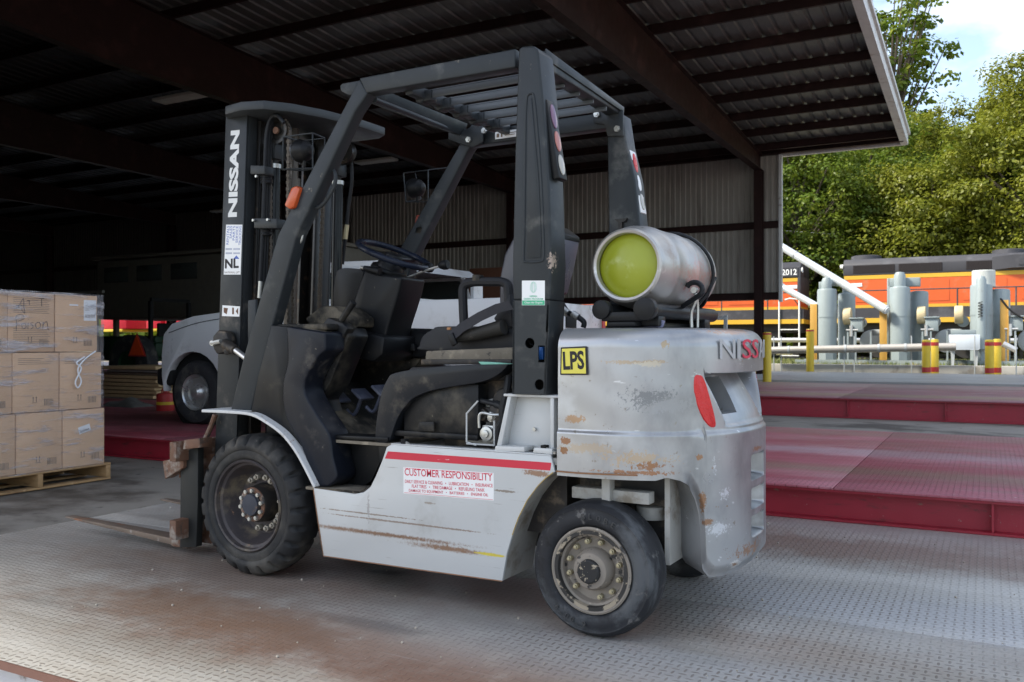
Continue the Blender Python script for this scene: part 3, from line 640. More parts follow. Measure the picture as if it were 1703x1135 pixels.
o = bpy.data.objects.new('grass', me); COL.objects.link(o); o.location = W(0, 0, 0); o.rotation_euler = (0, 0, SA); tag(o, 'rough grass and weeds along the low wall', 'grass', kind='stuff')
# ================================================================ pallet of boxes
U0 = -6.31; V1 = 4.80
mWood = M('pallet_wood', (.36, .22, .10), .75, 0, .3, 6, layers=[((.2, .11, .05), 12, .55, .7, (1, .2, 3)), ((.5, .34, .18), 5, .6, .7)], stretch=(1, 5, 5))
pal = thing('pallet', W(U0-.5, 4.2, 0), 'rough wooden pallet carrying the shrink wrapped boxes', 'pallet', rz=SA)
PB = Vector((U0-.5, 4.2, 0))
def lp(name, mb, mat, t, base, bev=0, par=None):
    mb.v = [(x-base[0], y-base[1], z-base[2]) for x, y, z in mb.v]; o = mb.obj(name, mat, None, bev); o.parent = par or t; return o
for v in (3.6, 4.185, 4.77-.0): lp('stringer', MB().b2((U0-1.0, v, .02), (U0, v+.04, .118)), mWood, pal, PB, .003)
for k in range(7):
    u = U0-.998+k*.15; lp('deck_board', MB().b2((u, 3.595, .119), (u+.095, 4.815, .137)), mWood, pal, PB, .003)
for k in (0, 2, 4, 6):
    u = U0-.998+k*.15; lp('bottom_board', MB().b2((u, 3.595, .002), (u+.095, 4.815, .019)), mWood, pal, PB, .003)
def card_mat():
    t = NT('brown_cardboard'); base = (.60, .39, .24)
    c = t.mix(t.noise(3, 4), tuple(x*.85 for x in base), tuple(x*1.15 for x in base))
    c = t.mix(t.math('MULTIPLY', t.step(t.noise(80, 2, (1, .05, 1)), .45, .6), .04), c, (.25, .14, .07))
    return t.fin(c, .75)
mCard = card_mat(); mInk = M('black_ink', (.03, .028, .03), .6, 0, .1); mInkF = M('faded_print', (.17, .12, .08), .7, 0, .1); mLab = M('white_paper_label', (.72, .73, .76), .5, 0, .05)
bn = []
lab = {(0, 2): 'cardboard box with white shipping label, right end of the top row', (1, 2): 'cardboard box with black marker writing, middle of the top row', (2, 2): 'leftmost cardboard box of the top row at the picture edge',
       (0, 1): 'middle row cardboard box under the one with the shipping label', (1, 1): 'middle row cardboard box under the marker writing', (2, 1): 'leftmost cardboard box of the middle row',
       (0, 0): 'bottom row cardboard box with small barcode label in a torn wrap window', (1, 0): 'bottom row cardboard box second from the right, under creased wrap', (2, 0): 'leftmost cardboard box of the bottom row on the pallet'}
XF = U0+.0
for r in range(3):
    for c in range(3):
        v1 = 4.70+.03*(2-r)*.9-c*.372-.0; v0 = v1-.366; z0 = .139+r*.452; uf = U0-.005-.012*(r == 2)+random.uniform(-.004, .004)
        t = thing('cardboard_box', W(uf-.3, (v0+v1)/2, z0), lab[(c, r)], 'box', 'boxes wrapped on the pallet', SA+random.uniform(-.006, .006))
        B = Vector((uf-.3, (v0+v1)/2, z0)); zt = z0+.446
        lp('carton', MB().b2((uf-.6, v0, z0), (uf, v1, zt)), mCard, t, B, .006)
        lp('flap_seam', MB().b2((uf-.6, (v0+v1)/2-.0015, zt), (uf, (v0+v1)/2+.0015, zt+.0012)), mInkF, t, B)
        x = uf+.0006
        def q(nm, va, za, vb, zb, m): lp(nm, MB().b2((x-.0004, v0+va, z0+za), (x+.0004, v0+vb, z0+zb)), m, t, B)
        pr = MB(); # arrows and barcode block
        for a in (.155, .18): pr.b2((x-.0004, v0+a, z0+.075), (x+.0003, v0+a+.004, z0+.115)).b2((x-.0004, v0+a-.004, z0+.105), (x+.0003, v0+a+.008, z0+.108))
        pr.b2((x-.0004, v0+.148, z0+.068), (x+.0003, v0+.19, z0+.071))
        lp('arrow_marks', pr, mInk, t, B)
        pr = MB()
        for a in range(9): pr.b2((x-.0004, v0+.245+a*.0085, z0+.045), (x+.0003, v0+.245+a*.0085+random.choice((.003, .005)), z0+.095))
        lp('barcode', pr, mInkF, t, B)
        pr = MB(); tl_ = 26 if (c, r) == (1, 2) else 4 if r == 1 else 0
        for a in range(tl_):
            if 8 < a < 17 and r == 2: continue
            pr.b2((x-.0004, v0+.04, z0+.40-a*.0135), (x+.0003, v0+random.uniform(.2, .32) if r == 1 else v0+random.uniform(.3, .33), z0+.4035-a*.0135))
        if tl_: lp('fine_print', pr, mInkF, t, B)
        if (c, r) == (0, 2):
            q('shipping_label', .245, .245, .355, .41, mLab); pr = MB()
            for a in range(6): pr.b2((x, v0+.255, z0+.39-.013*a), (x+.0008, v0+.255+random.uniform(.02, .05), z0+.392-.013*a))
            for a in range(20): pr.b2((x, v0+.255+a*.0045, z0+.27), (x+.0008, v0+.255+a*.0045+.002, z0+.295))
            lp('label_print', pr, mInkF, t, B); q('small_label', .12, .36, .195, .372, mLab)
        if (c, r) == (0, 0):
            o = MB().b2((0, -.052, -.028), (.0012, .052, .028)); o.v = [Matrix.Rotation(R(14), 3, 'X') @ Vector(p_)+Vector((x, v0+.185, z0+.29)) for p_ in o.v]; lp('small_label', o, mLab, t, B)
            pr = MB()
            for a in range(16): pr.b2((.0012, -.04+a*.005, -.018), (.0018, -.0375+a*.005, -.004))
            pr.v = [Matrix.Rotation(R(14), 3, 'X') @ Vector(p_)+Vector((x, v0+.185, z0+.29)) for p_ in pr.v]; lp('label_print', pr, mInk, t, B)
        if (c, r) == (1, 2):
            def strokes(ss, v_, z_, sc):
                mb = MB()
                for s_ in ss: mb.tube([(x+.001, v0+v_+a*sc, z0+z_+b*sc) for a, b in s_], .0022, 5)
                return mb
            lp('handwriting', strokes([[(0, 0), (.5, .45), (.9, 1.1), (.95, .3), (1.05, -.35), (.6, .1), (.2, .35), (1.2, .45)], [(1.3, .9), (1.9, 1.0), (2.4, .95)], [(1.5, .95), (1.55, .5)], [(2.3, 1.15), (2.9, 1.2), (3.1, 1.2)], [(2.8, 1.15), (2.85, .4)]], .05, .315, .075).add(*(lambda m: (m.v, m.f))(
                strokes([[(.1, -.2), (.15, .6), (.1, 1.3), (.7, 1.5), (.95, 1.1), (.3, .8)], [(.75, .1), (.7, .5), (1.05, .6), (1.15, .2), (.8, 0)], [(1.35, 0), (1.4, .7)], [(1.4, 1.0), (1.41, 1.05)], [(1.95, .7), (1.65, .6), (1.95, .25), (1.65, 0)],
                         [(2.3, .1), (2.2, .55), (2.6, .75), (2.75, .3), (2.35, .05)], [(3.0, 0), (3.05, .8)], [(3.05, .5), (3.4, .85), (3.55, .4), (3.6, 0), (3.75, -.05)]], .055, .17, .072))), mInk, t, B)
# stretch wrap
t = NT('clear_stretch_film'); tr = t.n('BsdfTransparent'); gl = t.n('BsdfGlossy'); gl.inputs['Roughness'].default_value = .22; df = t.n('BsdfDiffuse'); df.inputs[0].default_value = (.75, .72, .78, 1)
ms = t.n('MixShader'); ms2 = t.n('MixShader'); wv = t.noise(5, 7, (1, .5, 3.2), .65, 2); wv2 = t.noise(16, 5, (1, .18, 6), .7, 7)
f = t.math('ADD', t.math('ADD', t.math('MULTIPLY', t.step(wv2, .56, .68), .13), t.math('MULTIPLY', t.step(wv, .50, .64), .55)), .13); ms2.inputs[0].default_value = .6
t.t.nodes.remove(t.b); bp = t.n('Bump'); bp.inputs['Strength'].default_value = .9; bp.inputs['Distance'].default_value = .02; t.set(bp.inputs['Height'], t.math('ADD', wv, wv2))
t.t.links.new(bp.outputs[0], gl.inputs['Normal']); t.t.links.new(bp.outputs[0], df.inputs['Normal'])
t.t.links.new(gl.outputs[0], ms2.inputs[2]); t.t.links.new(df.outputs[0], ms2.inputs[1]); t.t.links.new(f, ms.inputs[0]); t.t.links.new(tr.outputs[0], ms.inputs[1]); t.t.links.new(ms2.outputs[0], ms.inputs[2]); t.t.links.new(ms.outputs[0], t.out.inputs[0])
mFilm = t.m
rg = random.Random(8)
def film(u, v):   # front, far and near sides
    a = 2*.62+1.15; d = u*a; z = .13+v*1.37; off = .006+.004*math.sin(v*60+u*9)+.003*math.sin(u*40)
    if d < .62: q_ = Vector((U0-.62+d, 4.745+off, z))
    elif d < .62+1.15: q_ = Vector((U0+off, 4.745-(d-.62), z))
    else: q_ = Vector((U0-(d-.62-1.15), 3.59-off, z))
    return W(*q_)
fo = MB().grid(film, 120, 70).obj('stretch_wrap', mFilm, None, 0, 180); tag(fo, 'clear creased stretch film wound round the pallet of boxes', 'wrap')
tape = MB().tube([W(U0+.014, 4.66, 1.045), W(U0+.016, 4.56, .98), W(U0+.018, 4.50, .90), W(U0+.018, 4.53, .81), W(U0+.018, 4.50, .76), W(U0+.018, 4.48, .81), W(U0+.018, 4.53, .91), W(U0+.018, 4.49, .955), W(U0+.016, 4.56, 1.0)], .006, 6)
tag(tape.obj('tail_of_wrap', mLab), 'twisted white loop of strapping hanging on the middle box', 'strap')
# ================================================================ white pickup
mPk = M('white_car_paint', (.60, .60, .60), .32, 0, .06, 3, layers=[((.38, .36, .33), 2, .55, .75)]); mTyre = M('tyre_rubber', (.028, .028, .03), .75, 0, .25, 8, layers=[((.08, .075, .065), 5, .52, .7)])
mChrome = M('chrome', (.55, .55, .54), .3, .8, .12); mGlass = glassy('dark_window_glass', (.08, .1, .1), .08, .6)
VS = 6.95
def pq(px, py, v=VS): return Q(px, py, v=v)
pk = thing('pickup_truck', W(-6, VS+.9, .21), 'white pickup truck parked on the red platform behind the forklift', 'pickup truck', rz=SA); PKB = Vector((-6, VS+.9, .21))
wc = pq(320, 648); wx = wc.x; uF = pq(269, 600).x; uT = -3.62; ZP = .21
side = [(uF, .52), (uF-.0, .78), (uF+.03, 1.0), (uF+.16, 1.12), (uF+.5, 1.2), (uF+1.3, 1.27), (uF+1.9, 1.30), (uT, 1.31), (uT+.02, 1.28), (uT+.02, .58), (uT-.48, .42)]
rwx = uT-1.05; c1 = pq(652, 450).x; c0 = c1-1.45
def arch(cx, r, n=12, z=.36): return [(cx+r*math.cos(a), z+r*math.sin(a)) for a in [math.pi*k/n for k in range(n+1)]]
side += [p_ for p_ in arch(rwx, .44)]+[(wx+.6, .45)]+arch(wx, .45)+[(wx-.46, .36)]
for (v0, v1) in ((VS, VS+.1), (VS+1.72, VS+1.82)):
    lp('body_side', MB().prism([(a, v0, ZP+b_) for a, b_ in side], (0, v1-v0, 0)), mPk, pk, PKB, .03)
hd = MB().grid(lambda a, b_: (uF+.02+a*1.75, VS+.07+b_*1.68, ZP+.95+.33*min(1, a*1.35)**.42*(1-.0*a)+.03*math.sin(b_*math.pi)), 14, 10); lp('hood', hd, mPk, pk, PKB)
lp('grille', MB().b2((uF-.02, VS+.15, ZP+.55), (uF+.06, VS+1.7, ZP+1.0)), mDark, pk, PKB, .02)
lp('bumper', MB().b2((uF-.12, VS+.02, ZP+.42), (uF+.12, VS+1.8, ZP+.62)), mDark, pk, PKB, .04)
lp('headlight', MB().b2((uF-.03, VS+.03, ZP+.75), (uF+.1, VS+.35, ZP+.95)), M('amber_lens', (.5, .2, .05), .2), pk, PKB, .02)
lp('door_seam', MB().b2((c0+.1, VS-.003, ZP+.5), (c0+.108, VS+.01, ZP+1.28)).b2((c1-.05, VS-.003, ZP+.5), (c1-.042, VS+.01, ZP+1.28)).b2((wx+.62, VS-.003, ZP+.62), (uT-.1, VS+.01, ZP+.628)), mDark, pk, PKB)
lp('arch_liner', MB().cyl((wx, VS+.12, ZP+.36), (wx, VS+.5, ZP+.36), .46, n=24), mDark, pk, PKB)
lp('side_moulding', MB().b2((wx+.62, VS-.012, ZP+.80), (uT-.02, VS-.001, ZP+.84)), mDark, pk, PKB, .004)
lp('hood_shut_line', MB().tube([(uF+.12, VS-.004, ZP+1.02), (uF+.6, VS-.004, ZP+1.13), (uF+1.3, VS-.004, ZP+1.20), (uF+1.75, VS-.004, ZP+1.22)], .004, 5), mDark, pk, PKB)
lp('engine_bay', MB().b2((uF+.1, VS+.3, ZP+.4), (uF+1.8, VS+1.5, ZP+.9)), mDark, pk, PKB)
cab = [(c0, 1.28), (c0+.45, 1.69), (c0+.6, 1.73), (c1-.15, 1.72), (c1, 1.6), (c1+.05, 1.28)]
for (v0, v1) in ((VS+.1, VS+.14), (VS+1.68, VS+1.72)):
    win = [(c0+.25, 1.33), (c0+.6, 1.64), (c1-.25, 1.64), (c1-.15, 1.33)]
    lp('window', MB().prism([(a, v0-.004, ZP+b_) for a, b_ in win], (0, .06, 0)), mGlass, pk, PKB)
    for a_, b2_ in zip(win, win[1:]+win[:1]): lp('window_frame', MB().tube([(a_[0], (v0+v1)/2, ZP+a_[1]), (b2_[0], (v0+v1)/2, ZP+b2_[1])], .035, 6), mPk, pk, PKB)
lp('cab_roof', MB().prism([(a, VS+.12, ZP+b_) for a, b_ in ((c0+.45, 1.66), (c0+.6, 1.73), (c1-.15, 1.72), (c1, 1.62), (c1-.1, 1.66))], (0, 1.58, 0)), mPk, pk, PKB, .03)
lp('windscreen', MB().prism([(c0+.02, VS+.15, ZP+1.29), (c0+.45, VS+.15, ZP+1.66), (c0+.47, VS+.15, ZP+1.66), (c0+.04, VS+.15, ZP+1.29)], (0, 1.5, 0)), mGlass, pk, PKB)
lp('rear_cab_wall', MB().b2((c1-.02, VS+.12, ZP+.6), (c1+.02, VS+1.7, ZP+1.35)).b2((c1-.02, VS+.12, ZP+1.35), (c1+.02, VS+.3, ZP+1.65)).b2((c1-.02, VS+1.5, ZP+1.35), (c1+.02, VS+1.7, ZP+1.65)), mPk, pk, PKB)
lp('bed_floor', MB().b2((c1+.03, VS+.1, ZP+.6), (uT-.03, VS+1.72, ZP+.66)), mPk, pk, PKB)
tgx = uT+.022
tg = lp('tailgate', MB().b2((uT-.05, VS+.12, ZP+.62), (tgx, VS+1.70, ZP+1.29)), mPk, pk, PKB, .015)
lp('handle', MB().b2((tgx+.001, VS+.82, ZP+1.05), (tgx+.012, VS+1.06, ZP+1.17)), mDark, pk, PKB, .004, par=tg)
text('GMC', (tgx+.003-PKB.x, VS+.62-PKB.y, .80), (0, 1, 0), (0, 0, 1), .62, .10, mInk, None, 'lettering', .03).parent = pk
lp('rear_bumper', MB().b2((uT+.03, VS+.05, ZP+.4), (uT+.16, VS+1.77, ZP+.58)), mChrome, pk, PKB, .03)
for v0 in (VS, VS+1.72): lp('tail_light', MB().b2((uT+.021, v0+.01, ZP+.85), (uT+.035, v0+.09, ZP+1.2)), mRedP, pk, PKB, .004)
for x in (wx, rwx):
    for sgn, vy in ((1, VS+.02), (-1, VS+1.8)):
        wq = lp('wheel', MB().lathe([(s_*sgn, r_) for s_, r_ in ((.22, .001), (.22, .3), (.21, .34), (.16, .355), (.06, .355), (.015, .33), (.0, .27), (.015, .215), (.03, .205))], (x, vy, ZP+.355), 'y', 40), mTyre, pk, PKB)
        lp('rim', MB().lathe([(s_*sgn, r_) for s_, r_ in ((.03, .205), (.01, .2), (.02, .185), (.07, .17), (.075, .1), (.05, .085), (.03, .075), (.0, .05), (-.01, .001))], (x, vy, ZP+.355), 'y', 32), mChrome, pk, PKB, par=wq)
        lp("brake_disc", MB().cyl((x, vy+.08*sgn, ZP+.355), (x, vy+.1*sgn, ZP+.355), .16, n=16), mDark, pk, PKB, par=wq)
# ================================================================ left background on the platform
mPly = M('plywood_edge', (.42, .29, .15), .7, 0, .25, 7, layers=[((.25, .15, .07), 14, .55, .7, (1, 1, 6))])
mPlyD = M('dark_board', (.13, .09, .06), .7)
n = 0; zz = .213; a = Q(244, 650, v=9.8); u1 = a.x
names = ['bottom board of the plywood pile', 'second board from the floor in the plywood pile', 'third board up in the plywood pile', 'crooked fourth board up in the plywood pile', 'fifth board up in the plywood pile', 'sixth board up in the plywood pile', 'dark board below the top of the plywood pile', 'grey overhanging board near the top of the plywood pile', 'topmost pale board of the plywood pile']
for k in range(9):
    th = .052 if k not in (6, 7) else .03
    du = (.0, .05, -.03, .06, .02, .1, .12, .42, .0)[k]
    o = MB().box((0, 0, th/2), (1.6, 1.1, th)).obj('plywood_sheet', mPlyD if k in (6,) else mPly if k != 7 else M('grey_board', (.2, .17, .15), .7), None, .003)
    o.location = W(u1-.8+du, 10.5, zz); o.rotation_euler = (random.uniform(-.004, .004), random.uniform(-.006, .006), SA+random.uniform(-.03, .03)); zz += th+.012
    tag(o, names[k], 'board', 'boards piled on the red platform')
a = Q(275, 683, z=.21)
t = thing('gas_can', W(a.x, a.y, .21), 'small red can with yellow band beside the pickup wheel', 'can', rz=SA)
o = MB().lathe([(0, .001), (0, .11), (.01, .115), (.2, .115), (.23, .1), (.24, .03), (.27, .03), (.27, .001)], (0, 0, 0), 'z', 24).obj('body', mRedP); o.parent = t
o = MB().lathe([(.08, .1155), (.08, .117), (.12, .117), (.12, .1155)], (0, 0, 0), 'z', 24).obj('band', mYel); o.parent = t
o = MB().tube([(-.07, 0, .23), (-.05, 0, .29), (.05, 0, .29), (.07, 0, .23)], .008, 6).obj('handle', mRedP); o.parent = t
a = Q(213, 676, z=.21); mb = MB()
rg = random.Random(4)
mb.grid(lambda p_, q_: (a.x-.35+.7*p_, a.y-.2+.4*q_, .212+.13*math.sin(p_*math.pi)**.5*math.sin(q_*math.pi)**.5*(.75+.2*math.sin(p_*9+q_*5)+.1*math.sin(p_*23-q_*11))), 26, 16)
mb.v = [tuple(W(*p_)) for p_ in mb.v]; tag(mb.obj('tarp', M('grey_cloth', (.07, .07, .065), .8, 0, .4, 12)), 'dark crumpled tarp lying before the plywood pile', 'tarp')
# tractor with orange triangle
mGreenT = M('dark_green_paint', (.012, .035, .015), .5); mOrT = M('fluorescent_orange', (.75, .07, .01), .5)
a = Q(253, 600, v=14.0); tb = Vector((a.x, 14.6, 0))
t = thing('tractor', W(*tb), 'dark parked tractor with an orange triangle on its rear', 'tractor', rz=SA)
def tp(nm, mb, m, bev=0, par=None): o = mb.obj(nm, m, None, bev); o.parent = par or t; return o
tp('body', MB().b2((-2.4, -.35, .7), (-.2, .35, 1.3)).b2((-.9, -.5, .8), (0, .5, 1.15)), mGreenT, .06)
tp('seat', MB().b2((-.7, -.22, 1.15), (-.3, .22, 1.25)).b2((-.32, -.22, 1.25), (-.24, .22, 1.6)), mDark, .03)
for y in (-.75, .75):
    wq = tp('rear_wheel', MB().lathe([(-.18, .3), (-.2, .5), (-.15, .66), (.15, .66), (.2, .5), (.18, .3)], (-.45, y, .66), 'y', 32), mTyre)
    tp('rim', MB().lathe([(-.1, .001), (-.1, .3), (-.16, .31)], (-.45, y, .66), 'y', 20), mGreenT, par=wq)
    tp('front_wheel', MB().lathe([(-.09, .001), (-.09, .3), (-.05, .36), (.05, .36), (.09, .3), (.09, .001)], (-2.2, y*.8, .36), 'y', 24), mTyre)
for y in (-.55, .55): tp('roll_bar', MB().b2((-.15, y-.04, .9), (-.07, y+.04, 2.1)), mDark)
tp('roll_bar', MB().b2((-.15, -.55, 2.1), (-.07, .55, 2.18)), mDark)
def tri(x, r): return [(x, r*math.cos(q_), 1.10+r*math.sin(q_)) for q_ in (math.pi/2, math.pi/2+2.0944, math.pi/2+4.1888)]
o = tp('triangle_sign', MB().prism([(-.25, -1.02, .86), (.23, -1.02, .86), (-.01, -1.02, 1.30)], (0, .012, 0)), mOrT)
tp('triangle_border', MB().prism([(-.31, -1.005, .83), (.29, -1.005, .83), (-.01, -1.005, 1.37)], (0, .008, 0)), mRedP, par=None)
# things lit outside beyond the left opening
mWag = M('wagon_red_paint', (.55, .015, .04), .45)
for k, (pa, pb, lab_) in enumerate(((168, 210, 'red machine body far left, seen under the back wall'), (243, 268, 'small red machine seen beyond the tractor'), (275, 326, 'wide red machine with yellow strip seen above the pickup hood'), (344, 372, 'red machine corner just right of the pickup hood'))):
    a, b_ = Q(pa, 545, v=32), Q(pb, 545, v=32)
    t = thing('farm_wagon', W((a.x+b_.x)/2, 33, .12), lab_, 'farm machine', 'red machines parked outside beyond the shed', SA); hw = (b_.x-a.x)/2
    for nm, mb, m in (('body', MB().b2((-hw, -1, 1.82), (hw, 1, 3.3)), mWag), ('strip', MB().b2((-hw+.2, -1.02, 1.66), (hw-.3, 1, 1.80)), mYel), ('frame', MB().b2((-hw, -.8, 1.0), (hw, .8, 1.2)), mDark)):
        o = mb.obj(nm, m, None, .02); o.parent = t
    for x in (-hw*.6, hw*.6):
        o = MB().lathe([(-.15, .001), (-.15, .45), (.15, .45), (.15, .001)], (x, -.9, .45), 'y', 20).obj('wheel', mTyre); o.parent = t
        o = MB().lathe([(-.18, .001), (-.18, .2), (-.15, .25)], (x, -.9, .45), 'y', 16).obj('rim', mChrome); o.parent = t
# dim things inside: gantry truss and motorhome-like body
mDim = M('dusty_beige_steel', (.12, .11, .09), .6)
a, b_ = Q(-20, 470, v=13), Q(172, 452, v=13)
t = thing('truss', W(a.x, 13, 0), 'dim lattice truss lying high at the far left in the dark shed', 'truss', rz=SA); Lx = b_.x-a.x
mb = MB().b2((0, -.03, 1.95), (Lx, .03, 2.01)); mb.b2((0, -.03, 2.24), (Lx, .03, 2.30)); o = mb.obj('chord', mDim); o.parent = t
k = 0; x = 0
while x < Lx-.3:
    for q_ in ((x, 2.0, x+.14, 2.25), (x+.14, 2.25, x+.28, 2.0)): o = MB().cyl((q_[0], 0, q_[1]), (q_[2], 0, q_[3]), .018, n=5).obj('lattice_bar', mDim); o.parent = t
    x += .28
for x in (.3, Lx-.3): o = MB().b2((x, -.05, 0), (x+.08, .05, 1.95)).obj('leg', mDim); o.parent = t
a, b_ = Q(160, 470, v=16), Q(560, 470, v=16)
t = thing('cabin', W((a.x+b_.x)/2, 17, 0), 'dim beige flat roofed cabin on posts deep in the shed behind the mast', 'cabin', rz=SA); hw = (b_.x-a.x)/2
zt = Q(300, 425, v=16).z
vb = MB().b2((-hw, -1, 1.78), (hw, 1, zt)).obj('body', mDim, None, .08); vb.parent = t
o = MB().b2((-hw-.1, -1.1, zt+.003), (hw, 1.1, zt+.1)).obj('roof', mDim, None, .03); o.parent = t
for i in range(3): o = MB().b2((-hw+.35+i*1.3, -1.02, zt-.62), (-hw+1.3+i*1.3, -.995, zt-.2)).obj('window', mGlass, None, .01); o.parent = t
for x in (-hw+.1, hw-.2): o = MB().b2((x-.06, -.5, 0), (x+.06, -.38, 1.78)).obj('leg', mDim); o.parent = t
# brown crates far behind the seat
a, b_ = Q(700, 478, v=20), Q(860, 478, v=20)
for i in range(2):
    x0 = a.x+(b_.x-a.x)*i/2; zt = Q(780, (450, 447)[i], v=20).z
    o = MB().b2((x0+.05, 20, .302), (x0+(b_.x-a.x)/2-.05, 21, zt)).obj('crate', M('brown_crate', (.13, .055, .03), .7, 0, .2, 4), None, .02)
    o.data.transform(Matrix.Translation((-x0, -20, 0))); o.location = W(x0, 20, 0); o.rotation_euler = (0, 0, SA)
    tag(o, ('left brown crate behind the steering levers', 'right brown crate behind the seat back')[i], 'crate', 'brown crates under the back wall')
# ================================================================ forklift (world frame: x to the rear, y to its right side, z up)
mCh = M('charcoal_frame_paint', (.030, .034, .037), .42, .1, .18, 4, layers=[((.10, .10, .095), 5, .55, .75), ((.17, .15, .12), 26, .68, .74)], bump=(90, .06, .002), blots=[((.42, .33, .27), (1.63, -.56, 1.42), (.022, .05, .035), 30, .5)])
mPl = M('black_plastic', (.008, .0085, .0095), .42, 0, .25, 4, layers=[((.075, .065, .05), 3.5, .54, .75), ((.14, .12, .09), 34, .68, .75)], bump=(220, .12, .001))
mPlD = M('dusty_black_plastic', (.015, .014, .0125), .62, 0, .3, 4, layers=[((.15, .125, .09), 5, .45, .68), ((.2, .17, .13), 40, .62, .72)], bump=(160, .1, .001))
mDust = M('dusty_floor_mat', (.17, .145, .11), .85, 0, .3, 9, layers=[((.28, .24, .18), 14, .5, .66), ((.05, .045, .04), 22, .6, .7)], bump=(70, .6, .004))
mWp = M('light_grey_paint', (.505, .515, .51), .38, .05, .05, 3, layers=[((.38, .38, .36), 3, .58, .8), ((.22, .17, .12), 60, .74, .78), ((.30, .29, .27), 22, .66, .7, (.15, 1, 6))],
     blots=[((.20, .10, .045), (.80, -.56, .285), (.36, .05, .008), 17, .35, 1, .15), ((.22, .11, .05), (1.14, -.56, .262), (.16, .05, .010), 24, .4, 1, .15), ((.26, .2, .16), (.95, -.56, .345), (.4, .05, .004), 14, .3), ((.25, .2, .16), (.7, -.56, .365), (.25, .05, .003), 20, .4),
            ((.62, .50, .03), (1.35, -.56, .262), (.07, .05, .006), 12, .15), ((.33, .32, .31), (.73, -.56, .39), (.006, .05, .05), 18, .5), ((.28, .15, .08), (1.56, -.56, .60), (.05, .05, .012), 24, .4), ((.22, .18, .14), (1.42, -.56, .52), (.05, .05, .004), 20, .4), ((.3, .26, .22), (1.05, -.56, .44), (.03, .05, .004), 20, .4)])
mTop = M('dusty_grey_paint', (.36, .35, .32), .6, 0, .2, 6, layers=[((.2, .17, .13), 8, .5, .7)])
def tail_hit(px, py):
    d = ray(px, py); best = None
    for k in range(900):
        p_ = CAM+d*(2.0+.0035*k); 
        if p_.x > 2.3 or abs(p_.y) > .6: continue
        q_ = ((p_.x-1.75)/.51)**2.3+(abs(p_.y)/.553)**2.3 if p_.x > 1.75 else 2
        if q_ < 1: return p_
    return P(px, py, x=2.2)
SIL = (.395, .40, .405)
def bl(col, px, py, rx, rz, **k): p = P(px, py, y=-.55) if px < 1090 else tail_hit(px, py); return (col, tuple(p), (rx, .12 if px < 1090 else rx+.02, rz), k.get('n', 16), k.get('a', .45), .12)
mCw = M('worn_silver_counterweight', SIL, .34, .6, .07, 2.2, layers=[((.24, .245, .25), 1.7, .46, .66, (1, 1, .6)), ((.50, .52, .54), 1.3, .54, .66), ((.27, .25, .22), 26, .64, .70), ((.58, .59, .60), 13, .66, .70, (1, 1, 2.5)), ((.30, .17, .09), 34, .72, .75)],
     bump=(9, .12, .004), blots=[
     bl((.40, .32, .23), 1060, 603, .11, .009, n=26, a=.4), bl((.50, .46, .38), 1070, 606, .05, .012, n=26), bl((.40, .30, .18), 1105, 573, .014, .014), bl((.20, .21, .22), 1075, 665, .07, .035, n=14, a=.7), bl((.32, .33, .34), 1120, 675, .07, .02, n=18, a=.7),
     bl((.38, .25, .15), 955, 697, .045, .014, n=20), bl((.42, .36, .29), 975, 745, .09, .016, n=16, a=.7), bl((.44, .35, .25), 1060, 765, .09, .02, n=18, a=.8), bl((.27, .13, .06), 942, 733, .02, .012), bl((.25, .12, .05), 941, 748, .014, .012),
     bl((.30, .15, .07), 1075, 778, .05, .015, n=22, a=.8), bl((.32, .16, .08), 1060, 788, .12, .008, n=18, a=.6), bl((.31, .17, .09), 1165, 760, .010, .010), bl((.60, .62, .66), 1190, 775, .006, .035, n=20), bl((.62, .64, .68), 1205, 820, .016, .022, n=20), bl((.3, .2, .13), 1188, 778, .004, .012),
     bl((.30, .16, .08), 1170, 835, .012, .04, n=20), bl((.31, .17, .09), 1178, 867, .018, .012), bl((.62, .64, .67), 1195, 878, .03, .018, n=18, a=.9), bl((.66, .65, .62), 1222, 938, .02, .016), bl((.32, .17, .08), 1222, 937, .008, .007), bl((.3, .2, .12), 1195, 842, .006, .004), bl((.3, .2, .12), 1212, 840, .006, .004),
     ((.31, .17, .09), (2.25, -.02, .685), (.06, .06, .008), 20, .5, .1), ((.33, .18, .1), (2.22, -.1, .30), (.08, .1, .02), 20, .8, .1), ((.48, .30, .2), (2.18, -.1, 1.15), (.08, .2, .012), 16, .5),])
mDkm = M('greasy_metal', (.025, .022, .02), .55, .3, .35, 9, layers=[((.13, .10, .07), 12, .5, .7)])
mSteel = M('zinc_bolt', (.5, .5, .47), .35, .7, .15, 20); mRustM = M('rusty_brown_metal', (.15, .075, .045), .7, .1, .4, 12, layers=[((.30, .26, .22), 9, .5, .65), ((.05, .045, .04), 14, .55, .7)])
mTy1 = M('forklift_tyre', (.024, .024, .0245), .62, 0, .3, 7, layers=[((.085, .078, .068), 4, .46, .7), ((.13, .12, .105), 30, .66, .74)], bump=(60, .25, .003))
mTy2 = M('worn_smooth_tyre', (.022, .023, .026), .58, 0, .35, 5, layers=[((.085, .09, .095), 4, .48, .66, (1, 3, 1)), ((.13, .125, .12), 14, .6, .72), ((.015, .015, .016), 6, .62, .7)], bump=(40, .2, .003))
mRim1 = M('dirty_dark_rim', (.06, .052, .053), .5, .2, .3, 9, layers=[((.17, .14, .10), 6, .5, .68), ((.24, .14, .09), 26, .66, .72)])
mRim2 = M('dirty_tan_rim', (.23, .20, .165), .7, .05, .25, 12, layers=[((.04, .037, .035), 14, .56, .62), ((.42, .37, .3), 30, .62, .7)])
